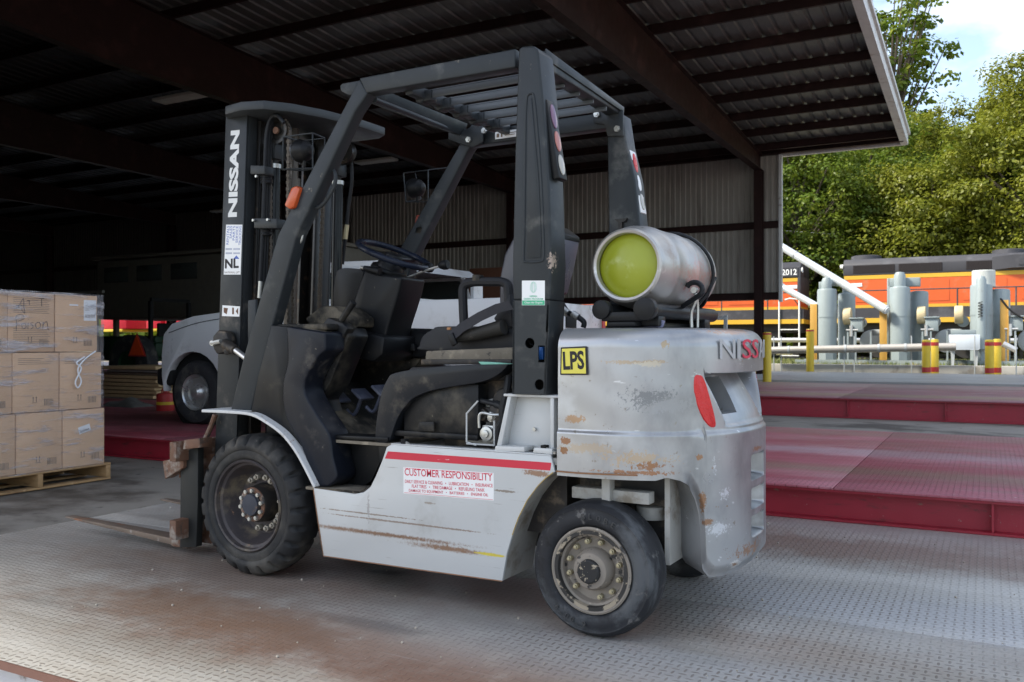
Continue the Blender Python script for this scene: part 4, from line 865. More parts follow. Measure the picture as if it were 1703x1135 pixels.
mOrL = M('orange_lens', (.48, .08, .02), .25, 0, .05); mRedL = M('red_reflector', (.60, .02, .02), .3, 0, .1, 30, bump=(260, .5, .002)); mLens = M('faded_purple_lens', (.17, .08, .14), .2, 0, .1); mLens2 = M('faded_salmon_lens', (.40, .14, .11), .2, 0, .1); mLens3 = M('clear_lens', (.42, .40, .35), .15, 0, .1)
mStk = M('white_sticker', (.78, .78, .77), .4, 0, .03); mRs = M('red_print', (.55, .02, .045), .45, 0, .05, layers=[((.66, .64, .62), 24, .66, .69, (.4, 1, 4))]); mRt = M('red_lettering', (.60, .03, .07), .45, 0, .04); mLett = M('silver_white_lettering', (.68, .68, .66), .45, 0, .08)
mGrn = M('green_print', (.05, .42, .22), .5, 0, .05); mBlu = M('blue_print', (.06, .12, .42), .5, 0, .05); mYelS = M('yellow_sticker', (.68, .60, .08), .45, 0, .06, layers=[((.62, .6, .5), 8, .66, .72)])
mLampB = M('dim_lamp_glass', (.10, .11, .13), .15, .3, .1); mVin = M('black_vinyl', (.018, .0185, .021), .48, 0, .2, 5, layers=[((.13, .115, .09), 6, .6, .75)]); mRub = M('hose_rubber', (.015, .016, .018), .45, 0, .25, 20)
FL = thing('forklift', (.95, 0, 0), 'grey and white gas forklift parked on the grey checker plate deck', 'forklift')
def K(nm, mb, m, bev=0, par=None, **k): return mb.obj(nm, m, par or FL, bev, **k)
def thick(mb, pts, y0, y1): return px_y(pts, y0, y1, mb)
# ---- wheels
def tyre(c, R_, prof, side, lugs=0):
    """prof: (inboard offset, radius); side -1 = left wheel"""
    def f(j, i, a, r):
        if lugs and prof[j][2]:
            ph = (i % 8); return r-(prof[j][2] if ph in (0, 1) else 0)
        return r
    return MB().lathe([((p_[0])*(-side), p_[1]) for p_ in prof], c, 'y', 192 if lugs else 96, f)
RF = .335; WY = .575
pf = [(.035, .215, 0), (.012, .222, 0), (.004, .235, 0), (.010, .262, 0), (.004, .268, 0), (.002, .285, .0), (.005, .295, .010), (.014, .314, .020), (.030, .328, .022), (.050, .335, .020), (.064, .335, .0), (.120, .335, 0), (.140, .335, .012), (.165, .328, .014), (.181, .314, .012), (.188, .285, 0), (.19, .235, 0), (.16, .215, 0)]
cF, cR = (0.0, .335), (1.79, .255)
pr_ = [(.022, .160, 0), (.012, .168, 0), (.004, .176, 0), (.0, .190, 0), (.003, .212, 0), (.010, .226, 0), (.008, .232, 0), (.022, .246, 0), (.045, .254, 0), (.085, .256, 0), (.125, .254, 0), (.145, .246, 0), (.158, .225, 0), (.16, .185, 0), (.14, .160, 0)]
for side, y0 in ((-1, -WY), (1, WY)):
    # front drive wheels
    c = (cF[0], y0, cF[1]); g = lambda a, r: (a*(-side), r)
    rim = K('front_wheel', MB().lathe([g(*p_) for p_ in ((.03, .216), (.012, .219), (.006, .214), (.010, .206), (.030, .202), (.036, .19), (.060, .180), (.105, .168), (.125, .15), (.13, .09), (.13, .001))], c, 'y', 64), mRim1)
    K('tyre', tyre(c, RF, pf, side, 1), mTy1, par=rim, ang=50)
    K('hub', MB().lathe([g(*p_) for p_ in ((.155, .098), (.06, .086), (.05, .082), (.048, .058), (.040, .056), (.036, .05), (.036, .001))], c, 'y', 48), mDkm, par=rim)
    K('hub_cap', MB().lathe([g(*p_) for p_ in ((.035, .052), (.028, .050), (.026, .001))], c, 'y', 32), M('scuffed_blue_black_cap', (.045, .05, .065), .4, .2, .3, 12, layers=[((.15, .1, .07), 16, .6, .7)]), par=rim)
    K('flange', MB().lathe([g(*p_) for p_ in ((.048, .052), (.046, .054), (.044, .080), (.049, .082))], c, 'y', 40), mRustM, par=rim)
    if side < 0:
        for k in range(10):
            a = 2*math.pi*k/10+.2; x, z = c[0]+.068*math.cos(a), c[2]+.068*math.sin(a)
            K('hub_bolt', MB().cyl((x, c[1]+.047, z), (x, c[1]+.030, z), .010, n=6).cyl((x, c[1]+.030, z), (x, c[1]+.028, z), .006, n=8), mSteel, par=rim)
        for a in (60, 78, 105, 125, -25, 8, -75, -55, -38, -100):
            a = R(a); x, z = c[0]+.125*math.cos(a), c[2]+.125*math.sin(a)
            K('lug_nut', MB().cyl((x, c[1]+.132, z), (x, c[1]+.100, z), .016, n=6).cyl((x, c[1]+.100, z), (x, c[1]+.090, z), .009, n=8), M('dull_lug_nut', (.36, .32, .26), .5, .3, .3, 20), .002, par=rim)
    # rear steer wheels
    y1 = y0*(.572/.575); c = (cR[0], y1, cR[1])
    rim = K('rear_wheel', MB().lathe([g(*p_) for p_ in ((.02, .161), (.006, .163), (.002, .156), (.008, .146), (.02, .141), (.024, .135), (.026, .125), (.050, .118), (.055, .070), (.055, .001))], c, 'y', 64), mRim2)
    K('tyre', tyre(c, .25, pr_, side), mTy2, par=rim, ang=50)
    K('rim_ring', MB().lathe([g(*p_) for p_ in ((.02, .152), (.004, .150), (.004, .136), (.022, .133))], c, 'y', 64), M('chipped_black_ring', (.04, .038, .036), .6, .1, .3, 10, layers=[((.33, .28, .21), 22, .52, .58)]), par=rim)
    K('hub', MB().lathe([g(*p_) for p_ in ((.056, .080), (.02, .076), (.0, .066), (-.004, .05), (-.004, .001))], c, 'y', 40), mRim2, par=rim)
    K('hub_cap', MB().lathe([g(*p_) for p_ in ((-.004, .046), (-.016, .044), (-.02, .038), (-.02, .001))], c, 'y', 32), M('chipped_black_cap', (.03, .03, .03), .5, .1, .2, 10, layers=[((.33, .28, .21), 40, .58, .62)]), par=rim)
    if side < 0:
        for k in range(12):
            if k == 8: continue
            a = 2*math.pi*k/12+.25; x, z = c[0]+.105*math.cos(a), c[2]+.105*math.sin(a)
            K('lug_nut', MB().cyl((x, c[1]+.054, z), (x, c[1]+.030, z), .011, n=6).cyl((x, c[1]+.030, z), (x, c[1]+.022, z), .007, n=8), M('yellowed_nut', (.40, .35, .22), .5, .4, .2, 20), .0015, par=rim)
        # moulded lettering round the sidewall
        def arc(txt, r, a0, da, h, flip):
            for i, ch in enumerate(txt):
                if ch == ' ': continue
                a = R(a0+da*i*(1 if flip else -1)); up = Vector((math.cos(a), 0, math.sin(a)))*(-1 if flip else 1); rt = Vector((0, -1, 0)).cross(up)*-1
                rt = up.cross(Vector((0, -1, 0)))
                o = Vector((c[0], c[1]-.0022, c[2]))+Vector((math.cos(a), 0, math.sin(a)))*r-rt*h*.35-up*h*.5
                text(ch, o, rt, up, h*(.25 if ch in '-1I' else .7), h*(1 if ch not in '-.' else .15), M('raised_tyre_lettering', (.06, .06, .06), .6, 0, .2), rim, 'tyre_lettering', .01, .0015)
        arc('GLOBE', .203, 98, 9, .022, False)
        arc('6.00-9', .203, 228, 7, .022, True)
# ---- chassis side (left, and mirrored right)
sk = [(521, 812), (538, 925), (835, 967), (843, 920), (852, 890), (862, 862), (877, 832), (895, 808), (908, 794), (923, 785), (918, 783), (916, 759), (650, 740), (643, 744), (636, 765), (625, 792), (616, 810), (605, 819), (590, 822)]
top_i = 16
K('side_panel', thick(MB(), [p_ for i, p_ in enumerate(sk) if i not in (10,)], -.56, -.545), mWp, .003)
mb = MB(); inv = [P(a, b_, y=-.56) for a, b_ in sk]; mb.prism([(p_.x, .545, p_.z) for p_ in inv], (0, .015, 0)); K('side_panel', mb, mWp, .003)
# wheel arch liner strips (flanges turned inwards)
def strip(pts, y0, y1, th, m, nm, bev=0):
    w_ = [P(a, b_, y=y0) for a, b_ in pts]; mb = MB(); n = len(w_); rr = []
    for i, p_ in enumerate(w_):
        d = (w_[min(i+1, n-1)]-w_[max(i-1, 0)]).normalized(); nn = Vector((-d.z, 0, d.x))
        rr.append([p_, p_+Vector((0, y1-y0, 0)), p_+Vector((0, y1-y0, 0))+nn*th, p_+nn*th])
    mb.rings(rr); return K(nm, mb, m, bev)
strip([(836, 966), (843, 920), (852, 890), (862, 862), (877, 832), (895, 808), (908, 795), (922, 787)], -.547, -.30, .012, mTop, 'rear_arch_liner')
strip([(522, 813), (538, 924)], -.547, -.36, .008, mDkm, 'front_arch_liner')
strip([(539, 925), (834, 966)], -.546, -.30, .004, mTop, 'underside_lip')
K('deck_top', MB().b2((.86, -.5445, .635), (1.64, -.1, .662)), mTop, .002)
strip([(650, 740), (780, 749), (916, 759)], -.559, -.52, .006, mWp, 'deck_edge', .002)
K('chassis_frame', MB().b2((-.1, -.30, .25), (2.0, .30, .60)), mDkm, .01)
K('chassis_side_beam', MB().b2((1.2, -.42, .34), (1.62, -.3, .6)), mDkm); K('axle_mount', MB().b2((-.15, -.34, .2), (.35, .34, .48)), mDkm)
K('steer_axle', MB().b2((1.70, -.40, .19), (1.86, .40, .31)).cyl((1.79, -.40, .17), (1.79, -.40, .36), .05, n=16).b2((1.74, -.42, .33), (1.92, -.2, .37)), mTop, .01)
K('axle_bracket', MB().b2((1.80, -.49, .36), (1.835, -.44, .62)), mTop, .004)
K('drive_axle', MB().cyl((0, -.42, .335), (0, .42, .335), .09, n=20).b2((-.1, -.3, .2), (.1, .3, .46)), mDkm)
K('rear_link', MB().cyl((1.86, -.34, .30), (2.0, -.1, .30), .03), mDkm); K('king_pin', MB().cyl((1.93, -.30, .42), (1.93, -.30, .47), .06, n=20), mTop, .004); K('cross_beam', MB().b2((1.66, -.46, .50), (1.98, -.40, .545)), mTop, .004)
mRE = M('rusted_bare_edge', (.24, .12, .06), .7, 0, .4, 40)
K('rusted_edge', MB().tube([P(a, b_, y=-.5602) for a, b_ in ((521, 813), (529, 868), (538, 925), (690, 947), (835, 967))], .0022, 6, False), mRE)
K('rusted_edge', MB().tube([P(a, b_, y=-.5602) for a, b_ in ((852, 890), (862, 862), (877, 832), (895, 808), (908, 795), (920, 786))], .0022, 6, False), M('yellow_rust_edge', (.38, .26, .07), .7, 0, .5, 30))
# ---- red stripe + stickers on the side panel
yS = -.5606
def qs(nm, a, b_, c, d, y, m, par=None): # four photo corners on plane y
    pts = [P(*q_, y=y) for q_ in (a, b_, c, d)]; return K(nm, MB().prism(pts, (0, .0006, 0)), m, par=par)
qs('red_stripe', (645, 751), (917, 770), (915, 783), (640, 763), -.5606, mRs)
st = qs('sticker', (671, 777), (821, 787), (821, 833), (671, 821), -.5606, mStk)
qs('sticker_border', (672.2, 778.4), (819.8, 788.2), (819.8, 788.8), (672.2, 779), -.5609, mRt, st); qs('sticker_border', (672.2, 819.3), (819.8, 831.2), (819.8, 831.8), (672.2, 819.9), -.5609, mRt, st)
def line(txt, x0, y0, x1, y1, h, yy=-.5612, m=mRt, par=None, bold=.01, nm='lettering', up=(0, 0, 1)):
    a, b_ = P(x0, y0, y=yy), P(x1, y1, y=yy); hh = (P(x0, y0-h, y=yy)-a).length; d = b_-a
    return text(txt, a, d, Vector((-d.z, 0, d.x)) if d.x > 0 else up, d.length, hh, m, par, nm, bold)
line('CUSTOMER RESPONSIBILITY', 673, 791, 819, 800.5, 12, bold=.01, par=st)
line('DAILY SERVICE & CLEANING   \u2022   LUBRICATION   \u2022   INSURANCE', 673.5, 803.5, 819.5, 811, 5.5, par=st)
line('FLAT TIRES   \u2022   TIRE DAMAGE   \u2022   REFUELING TANK', 685, 811.5, 806, 818.5, 5.5, par=st)
line('DAMAGE TO EQUIPMENT   \u2022   BATTERIES   \u2022   ENGINE OIL', 680, 819, 812, 827, 5.5, par=st)
# ---- fender strip over the front wheel
fe = cr([(335, 686), (380, 688), (416, 692), (440, 704), (467, 724), (488, 750), (504, 778), (521, 812)], 4, False)
strip(fe, -.565, -.30, .014, M('chipped_white_fender', (.58, .58, .57), .45, 0, .08, 5, layers=[((.30, .19, .12), 30, .64, .68), ((.4, .37, .33), 8, .6, .7)]), 'front_fender', .002)
strip([(340, 683), (380, 684), (418, 687)], -.55, -.3, .004, mDust, 'fender_dust')
# ---- counterweight
_t = np.linspace(0, math.pi/2, 4000); _n = 2.3
_x = 1.75+.51*np.sin(_t)**(2/_n); _y = -.553*np.cos(_t)**(2/_n)
_x = np.concatenate([[1.648], _x]); _y = np.concatenate([[-.553], _y])
_x = np.concatenate([_x, _x[::-1][1:]]); _y = np.concatenate([_y, -_y[::-1][1:]])
_l = np.concatenate([[0], np.cumsum(np.hypot(np.diff(_x), np.diff(_y)))]); _l /= _l[-1]
def cw_plan(s):  # outline seen from above, s 0..1 by length from the left front edge round the tail
    return float(np.interp(s, _l, _x)), float(np.interp(s, _l, _y))
arch_px = [(1090, 793), (1108, 794), (1130, 799), (1147, 808), (1160, 830), (1168, 858), (1171, 900), (1169, 935), (1160, 950), (1185, 963), (1215, 957), (1262, 930)]
_h = [tail_hit(*q_) for q_ in arch_px]; _ax = np.array([1.0]+[p_.x for p_ in _h]+[2.4]); _az = np.array([.600]+[p_.z for p_ in _h]+[_h[-1].z]); _az[1] = .600
for k in range(1, len(_ax)): _ax[k] = max(_ax[k], _ax[k-1]+.002)
YT, YB = abs(tail_hit(1175, 628).y), abs(tail_hit(1208, 705).y)
def cw_bottom(s):
    return float(np.interp(cw_plan(s)[0], _ax, _az))
def sst(v, a, b_): t_ = max(0, min(1, (v-a)/(b_-a))); return t_*t_*(3-2*t_)
def cw_pt(s, t_):
    x, y = cw_plan(s); zb = cw_bottom(s); zt = 1.162
    z = zb+(zt-zb)*t_
    e = .004; a, b_ = cw_plan(max(0, s-e)), cw_plan(min(1, s+e)); d = Vector((b_[0]-a[0], b_[1]-a[1], 0)).normalized(); n = Vector((d.y, -d.x, 0))
    off = 0
    rr = .075
    if z > zt-rr: off -= rr-math.sqrt(max(0, rr*rr-(z-(zt-rr))**2))
    off += .010*(1-sst(z, .762, .778))            # lower bumper stands proud
    off -= .03*(1-sst(z, zb, zb+.05))*sst(x, 2.10, 2.14)
    # scooped band across the tail with two openings, and the slots under it
    if x > 2.0:
        u_ = max(0, min(1, (.988-z)/.20)); yl = YB+(YT-YB)*max(0, min(1, (z-.81)/.17)); m = sst(abs(y), yl+.012, yl-.012)*sst(z, .787, .80)*(1-sst(z, .986, .990))
        off -= (.012+.10*(1-u_)**1.3)*m
        off -= .15*sst(abs(y), yl-.015, yl-.025)*sst(abs(y), .15, .16)*sst(z, .835, .845)*(1-sst(z, .968, .974))
        for z0, z1 in ((.565, .665), (.45, .535), (.34, .425)):
            off -= .06*sst(abs(y), .095, .085)*sst(z, z0, z0+.01)*(1-sst(z, z1-.01, z1))
    # dents
    off += .0008*math.sin(x*23+z*17)*math.sin(z*31-y*12)
    return Vector((x, y, z))+n*off
NU, NV = 300, 190
mb = MB(); mb.grid(lambda a, b_: cw_pt(a, b_), NU, NV)
base = len(mb.v)
# inner return of the lower rim and the top surface
top = [cw_pt(i/(NU-1), 1) for i in range(NU)]; bot = [cw_pt(i/(NU-1), 0) for i in range(NU)]
mb.rings([[Vector((p_.x, p_.y, 1.162)) for p_ in top], [Vector((1.60+(p_.x-1.60)*.5, p_.y*.5, 1.165)) for p_ in top], [Vector((1.6, 0, 1.165)) for p_ in top]], False, False)
def inw(p_, q_): return Vector((p_.x-.12*sst(p_.x, 1.95, 2.12)*q_, p_.y*(1-.28*q_), p_.z+(.02*q_)))
mb.rings([bot, [inw(p_, 1) for p_ in bot], [Vector((inw(p_, 1).x, inw(p_, 1).y, .70)) for p_ in bot]], False, False)
cwm = K('counterweight', mb, mCw, 0, ang=50)
K('counterweight_core', MB().b2((1.655, -.36, .61), (1.92, .36, 1.1)), mTop)
K('counterweight_front', MB().b2((1.646, -.535, .612), (1.654, .535, 1.13)), mWp)
K('arch_inner_wall', MB().b2((2.02, -.40, .27), (2.04, .40, .62)), mTop); K('arch_roof', MB().b2((1.66, -.44, .605), (2.0, .44, .635)), mTop)
# reflectors
def on_tail(y, z, o=0):
    lo, hi = .30, .5
    for _ in range(30):
        m = (lo+hi)/2
        if cw_plan(m)[1] < y: lo = m
        else: hi = m
    s = (lo+hi)/2 if y <= 0 else 1-(lo+hi)/2; return s
def tail_pt(s, z, o):
    zb = cw_bottom(s); p_ = cw_pt(s, (z-zb)/(1.162-zb)); a, b_ = cw_plan(s-.004), cw_plan(s+.004); d = Vector((b_[0]-a[0], b_[1]-a[1], 0)).normalized(); return p_+Vector((d.y, -d.x, 0))*o
rfl = cr([(1155, 627), (1163, 624), (1170, 630), (1178, 655), (1186, 685), (1190, 707), (1184, 711), (1174, 704), (1162, 682), (1154, 652)], 3)
rows = [[], []]; pts_ = [tail_hit(*q_) for q_ in rfl]; cen = sum(pts_, Vector())/len(pts_)
for sg in (1, -1):
    f_ = lambda p_, k, o_: Vector((cen.x+(p_.x-cen.x)*k+o_*.75, sg*(cen.y+(p_.y-cen.y)*k-o_*.66), cen.z+(p_.z-cen.z)*k))
    K('reflector', MB().rings([[f_(p_, 1, -.03) for p_ in pts_], [f_(p_, 1, .002) for p_ in pts_], [f_(p_, .93, .006) for p_ in pts_], [f_(p_, .02, .007) for p_ in pts_]]), mRedL)
# raised letters round the tail
LW = .085
for i, ch in enumerate('NISSAN'):
    ys = [-.305, -.205, -.165, -.070, .030, .125]; wds = [.085, .022, .08, .08, .082, .082]
    s = on_tail(ys[i], 1.0); s2 = on_tail(ys[i]+wds[i], 1.0) if ys[i]+wds[i] <= 0 else 1-on_tail(-(ys[i]+wds[i]), 1.0)
    if ys[i] > 0: s = 1-on_tail(-ys[i], 1.0)
    a, b_ = tail_pt(s, 1.05, .004), tail_pt(s2, 1.05, .004); a.z = b_.z = 1.045
    text(ch, a, b_-a, (0, 0, 1), (b_-a).length, .075, (M('raised_silver_letter', (.42, .43, .44), .4, .3, .1), mRt)[i in (2, 3)], cwm, 'raised_letter', .0, .0025)
K('rusted_edge', MB().tube([P(a, b_, y=-.5655) for a, b_ in ((925, 784), (960, 787), (1000, 789), (1060, 791))], .0035, 6, False), mRE, par=cwm)
# LPS sign
sg = [(932, 578), (975, 576), (977, 624), (931, 624)]
o = K('gas_sign', px_y(sg, -.5645, -.556), mInk, .003)
qs('sign_face', (934.5, 580.5), (973, 579), (974.5, 621.5), (933.5, 621.5), -.5652, mYelS, o)
line('LPS', 937, 616, 972, 614.5, 31, -.566, mInk, o, .03)
# ---- white bracket under the pillar
K('pillar_bracket', px_y([(848, 657), (919, 657), (919, 746), (832, 742)], -.475, -.46), mWp, .003)
K('bracket_rib', px_y([(845, 655), (851, 655), (834, 742), (826, 742)], -.53, -.47), mWp, .002); K('bracket_rib', px_y([(915, 658), (921, 658), (921, 746), (915, 746)], -.53, -.47), mWp, .002)
K('bracket_shelf', MB().b2((1.395, -.535, .893), (1.645, -.42, .903)), mWp, .002); K('bracket_foot', px_y([(824, 742), (872, 744), (872, 752), (822, 750)], -.555, -.47), mWp, .002); K('bracket_foot', px_y([(888, 745), (918, 747), (918, 756), (886, 753)], -.555, -.47), mWp, .002)
for q_ in ((890, 714), (908, 752), (888, 745)): p_ = P(*q_, y=-.477); K('bolt', MB().cyl(p_, p_-Vector((0, .012, 0)), .008, n=6), mSteel)
for q_ in ((672, 739), (905, 750)):
    p_ = P(*q_, y=-.54); K('latch', MB().b2((p_.x-.012, p_.y-.01, p_.z-.012), (p_.x+.012, p_.y+.02, p_.z+.022)), mDark, .003); K('latch_lever', MB().tube([p_+Vector((.01, 0, .008)), p_+Vector((.035, -.004, -.002)), p_+Vector((.055, -.006, -.004))], .007, 6), mSteel)
# ---- engine bay details
K('battery_box', MB().b2((.845, -.46, .70), (1.23, -.1, .935)).b2((.80, -.475, .70), (1.235, -.455, .725)), mPl, .006)
K('battery_clip', px_y([(697, 702), (721, 702), (722, 718), (695, 718)], -.485, -.475), mPl, .003)
fr = K('vaporiser_bracket', MB().tube([P(792, 741, y=-.5), P(776, 735, y=-.5), P(776, 688, y=-.5), P(795, 667, y=-.5)], .004, 6, False).tube([P(776, 738, y=-.5), P(822, 741, y=-.5), P(822, 700, y=-.5)], .004, 6, False), mWp)
K('bracket_plate', px_y([(777, 735), (777, 690), (797, 668), (835, 660), (832, 742)], -.40, -.395), mTop)
for (a, b_, r_, m_) in (((808, 722), -.47, .030, mSteel), ((800, 690), -.44, .026, mDkm), ((817, 694), -.44, .022, mSteel), ((825, 712), -.45, .018, mDkm)):
    p_ = P(*a, y=b_); K('valve_body', MB().cyl(p_+Vector((0, .06, 0)), p_, r_, n=18).cyl(p_, p_-Vector((0, .012, 0)), r_*.55, n=14).b2((p_.x-r_, p_.y+.02, p_.z-r_*1.2), (p_.x+r_*1.2, p_.y+.06, p_.z+r_*1.1)), m_, .002)
K('fuel_pipe', MB().tube([P(797, 712, y=-.46), P(797, 692, y=-.46), P(803, 687, y=-.46), P(818, 690, y=-.46), P(832, 690, y=-.45)], .006, 8), mSteel)
K('engine_block', MB().b2((1.0, -.38, .66), (1.62, .4, .97)).cyl((1.33, -.42, .86), (1.33, -.38, .86), .06, n=20).b2((1.27, -.44, .74), (1.37, -.38, .86)), mDkm, .01)
K('gas_strut', MB().cyl(P(728, 648, y=-.44), P(772, 660, y=-.44), .007, n=10).cyl(P(768, 659, y=-.44), P(826, 673, y=-.44), .011, n=10).cyl(P(824, 672, y=-.44), P(834, 676, y=-.44), .016, n=10), mRub)
K('coolant_hose', MB().tube([P(846, 625, y=-.43), P(843, 650, y=-.44), P(836, 680, y=-.45), P(836, 700, y=-.45), P(829, 715, y=-.45), P(826, 745, y=-.45)], .017, 10), mRub)
# ---- floor, step, cowl
K('floor_plate', MB().b2((.42, -.50, .655), (.86, .42, .668)), mDust)
K('step_riser', px_y([(540, 728), (645, 733), (638, 757), (618, 800), (600, 812), (560, 808)], -.40, -.39), mPl, .004)
K('riser_top', px_y([(548, 724), (645, 728), (645, 734), (548, 730)], -.50, -.38), mPl, .003)
K('step', MB().b2((.36, -.552, .440), (.68, -.38, .453)), mDust, .002); K('step_edge', px_y([(523, 811), (598, 818), (608, 812), (598, 821), (523, 815)], -.558, -.55), mPlD)
K('seat_corner', px_y([(628, 735), (655, 740), (648, 775), (630, 770)], -.47, -.40), mPl, .008)
cA = [(451, 545), (476, 540), (500, 552), (478, 600), (472, 640), (476, 685), (500, 740), (515, 780), (522, 811), (506, 778), (488, 748), (467, 721), (440, 701), (416, 689), (430, 620)]
K('side_cowl', px_y([(451, 541), (478, 544), (480, 600), (472, 640), (477, 690), (500, 740), (522, 812), (506, 780), (488, 750), (467, 723), (440, 703), (416, 690), (430, 620)], -.52, -.44), mPl, .006)
K('leg_shield', px_y(cr([(476, 543), (541, 553), (541, 583), (524, 600), (505, 645), (527, 690), (547, 722), (553, 760), (560, 795), (545, 810), (524, 810), (500, 742), (474, 690), (470, 640), (478, 600)], 4, True, (0, 1, 2, 9, 10)), -.535, -.40), M('blue_black_plastic', (.009, .011, .017), .38, 0, .25, 4, layers=[((.07, .065, .06), 6, .56, .75), ((.13, .12, .1), 40, .68, .75)]), .010, seg=3, ang=45)
K('inner_shield', px_y([(478, 545), (541, 555), (575, 545), (580, 560), (548, 640), (530, 665), (545, 720), (556, 806), (520, 806), (480, 700)], -.40, -.25), mPl, .01)
K('cowl_top', MB().prism([P(475, 538, y=-.5), P(541, 551, y=-.5), P(541, 583, y=-.5), P(476, 580, y=-.5)], (0, .12, 0)), mPlD, .008)
K('cowl_cap', MB().b2((.12, -.50, 1.165), (.44, -.28, 1.195)), mPlD, .01)
K('dust_boot', px_y([(505, 530), (535, 508), (556, 510), (580, 528), (580, 545), (520, 545)], -.35, -.15), mPlD, .015)
K('brake_lever_housing', px_y([(528, 548), (545, 528), (570, 538), (578, 547), (562, 575), (535, 630), (523, 620), (545, 575), (540, 556)], -.42, -.36), mPl, .008)
K('brake_lever', MB().tube([P(562, 543, y=-.39), P(574, 524, y=-.39), P(588, 503, y=-.39)], lambda q: .014+.003*q, 12), mPl)
K('front_bulkhead', MB().b2((-.02, -.42, .64), (.14, .44, 1.18)), mPl, .01); K('dash_floor', MB().prism([(.14, -.42, .66), (.50, -.42, .66), (.14, -.42, .90)], (0, .86, 0)), mPlD)
# pedals
for q_, rr in (((565, 661), 0), ((603, 656), 0), ((636, 650), 0)):
    p_ = P(*q_, y=-.22); K('pedal', MB().box(p_, (.075, .10, .012), RY(R(38))).add(*(lambda m: (m.v, m.f))(MB().tube([p_, p_+Vector((-.05, 0, -.10)), p_+Vector((-.10, 0, -.08))], .010, 6))), M('worn_pedal', (.055, .06, .085), .4, .1, .4, 30, bump=(120, .6, .003)), .002)
# steering column, dashboard
K('steering_column', px_y(cr([(606, 449), (627, 455), (668, 461), (661, 492), (646, 540), (634, 577), (600, 580), (583, 570), (586, 510)], 4, True, (0, 2)), -.16, .04), mPl, .02, seg=3)
K('column_side_cover', px_y(cr([(557, 462), (566, 447), (600, 449), (603, 462), (590, 505), (583, 545), (565, 532), (554, 505)], 4), -.14, .0), mPl, .015, seg=3)
K('column_base', px_y([(578, 545), (640, 560), (636, 590), (620, 603), (585, 595), (570, 575)], -.2, .1), mPl, .02)
c0 = P(655, 424, y=0); ax = Vector((.40, -.02, .92)).normalized()
ex = Vector((0, 1, 0)); ez = ax.cross(ex).normalized(); ex = ez.cross(ax).normalized()
sw = K('steering_wheel', MB().tube([c0+(ex*math.cos(a)+ez*math.sin(a))*.185 for a in [2*math.pi*k/24 for k in range(24)]], .0155, 12, True, True), M('blue_black_wheel_rim', (.012, .016, .028), .28, 0, .2))
for a in (0, 2.09, 4.19): K('spoke', MB().tube([c0-ax*.02+(ex*math.cos(a)+ez*math.sin(a))*q for q in (.02, .10, .18)], .011, 8), mPl, par=sw)
K('wheel_hub', MB().cyl(c0-ax*.05, c0+ax*.004, .055, .045, 20), mPl, .006, par=sw)
K('column_boot', MB().cyl(c0-ax*.13, c0-ax*.03, .085, .06, 20).cyl(c0-ax*.09, c0-ax*.07, .095, .09, 20), mPl, .004)
K('ignition_switch', MB().cyl(P(632, 452, y=-.17), P(606, 446, y=-.18), .022, .012, 14), mPl); p_ = P(605, 446, y=-.181); K('key_barrel', MB().cyl(p_, p_+(P(600, 445, y=-.182)-p_)*1.0, .009, n=12), mSteel)
for (a, b_, kx, y) in (((668, 466), (738, 441), (738, 441), .02), ((668, 470), (712, 446), (712, 443), .08)):
    A, B = P(*a, y=y), P(*b_, y=y); K('control_lever', MB().tube([A, A.lerp(B, .5)+Vector((0, 0, .004)), B], .006, 8), mSteel if y < .05 else mPl); d = (B-A).normalized(); K('lever_knob', MB().lathe([(-.03, .008), (-.02, .018), (0, .024), (.02, .024), (.026, .018), (.026, .001)], B, 'x', 16), mPl)
K('dash_console', px_y([(640, 560), (648, 545), (690, 548), (730, 566), (725, 590), (700, 596), (640, 590)], .05, .40), mPl, .02)
K('dash_ledge', px_y([(634, 568), (688, 572), (690, 584), (634, 582)], .02, .06), mPl, .004)
for k in range(5): K('vent_slot', px_y([(641+9*k, 569), (643+9*k, 569), (650+9*k, 581), (648+9*k, 581)], .018, .022), mDark)
p_ = P(664, 545, y=.2); K('red_cap', MB().lathe([(-.04, .022), (-.005, .022), (0, .035), (.02, .037), (.028, .028), (.028, .001)], p_, 'z', 20), mRedL, .002); K('red_strap', MB().tube([p_+Vector((-.01, 0, .01)), P(652, 530, y=.18), P(646, 512, y=.16)], .006, 6), mRedL)
K('column_lower', px_y([(566, 590), (700, 596), (690, 612), (650, 620), (630, 650), (560, 650)], .1, .35), mPlD, .01)
# hood with its sweeping edge
hood = [(624, 734), (626, 700), (634, 655), (645, 630), (656, 621), (700, 613), (760, 608), (845, 606), (838, 615), (822, 627), (798, 636), (760, 642), (725, 648), (700, 656), (682, 667), (664, 690), (655, 712), (648, 733), (636, 740)]
K('hood_skirt', px_y(cr(hood, 4, True, (0, 7, 17, 18)), -.49, -.40), M('satin_black_hood', (.012, .014, .018), .33, 0, .2, 3, layers=[((.09, .08, .065), 5, .57, .74), ((.28, .22, .14), 9, .74, .8)]), .006, seg=3, ang=45)
K('engine_hood', MB().prism([(.80, -.40, .70), (.76, -.40, .93), (.84, -.40, 1.0), (1.46, -.40, 1.02), (1.46, -.40, .96), (.90, -.40, .92), (.84, -.40, .70)], (0, .84, 0)), mPl, .01)
K('seat_base', px_y([(708, 584), (852, 578), (852, 600), (706, 602)], -.34, .30), mDust, .008); K('seat_rail', px_y([(700, 598), (850, 598), (850, 606), (700, 607)], -.36, -.30), mDkm, .003)
K('green_rag', px_y([(795, 602), (820, 603), (852, 606), (800, 607)], -.44, -.40), M('mint_cloth', (.25, .55, .42), .7), .002)
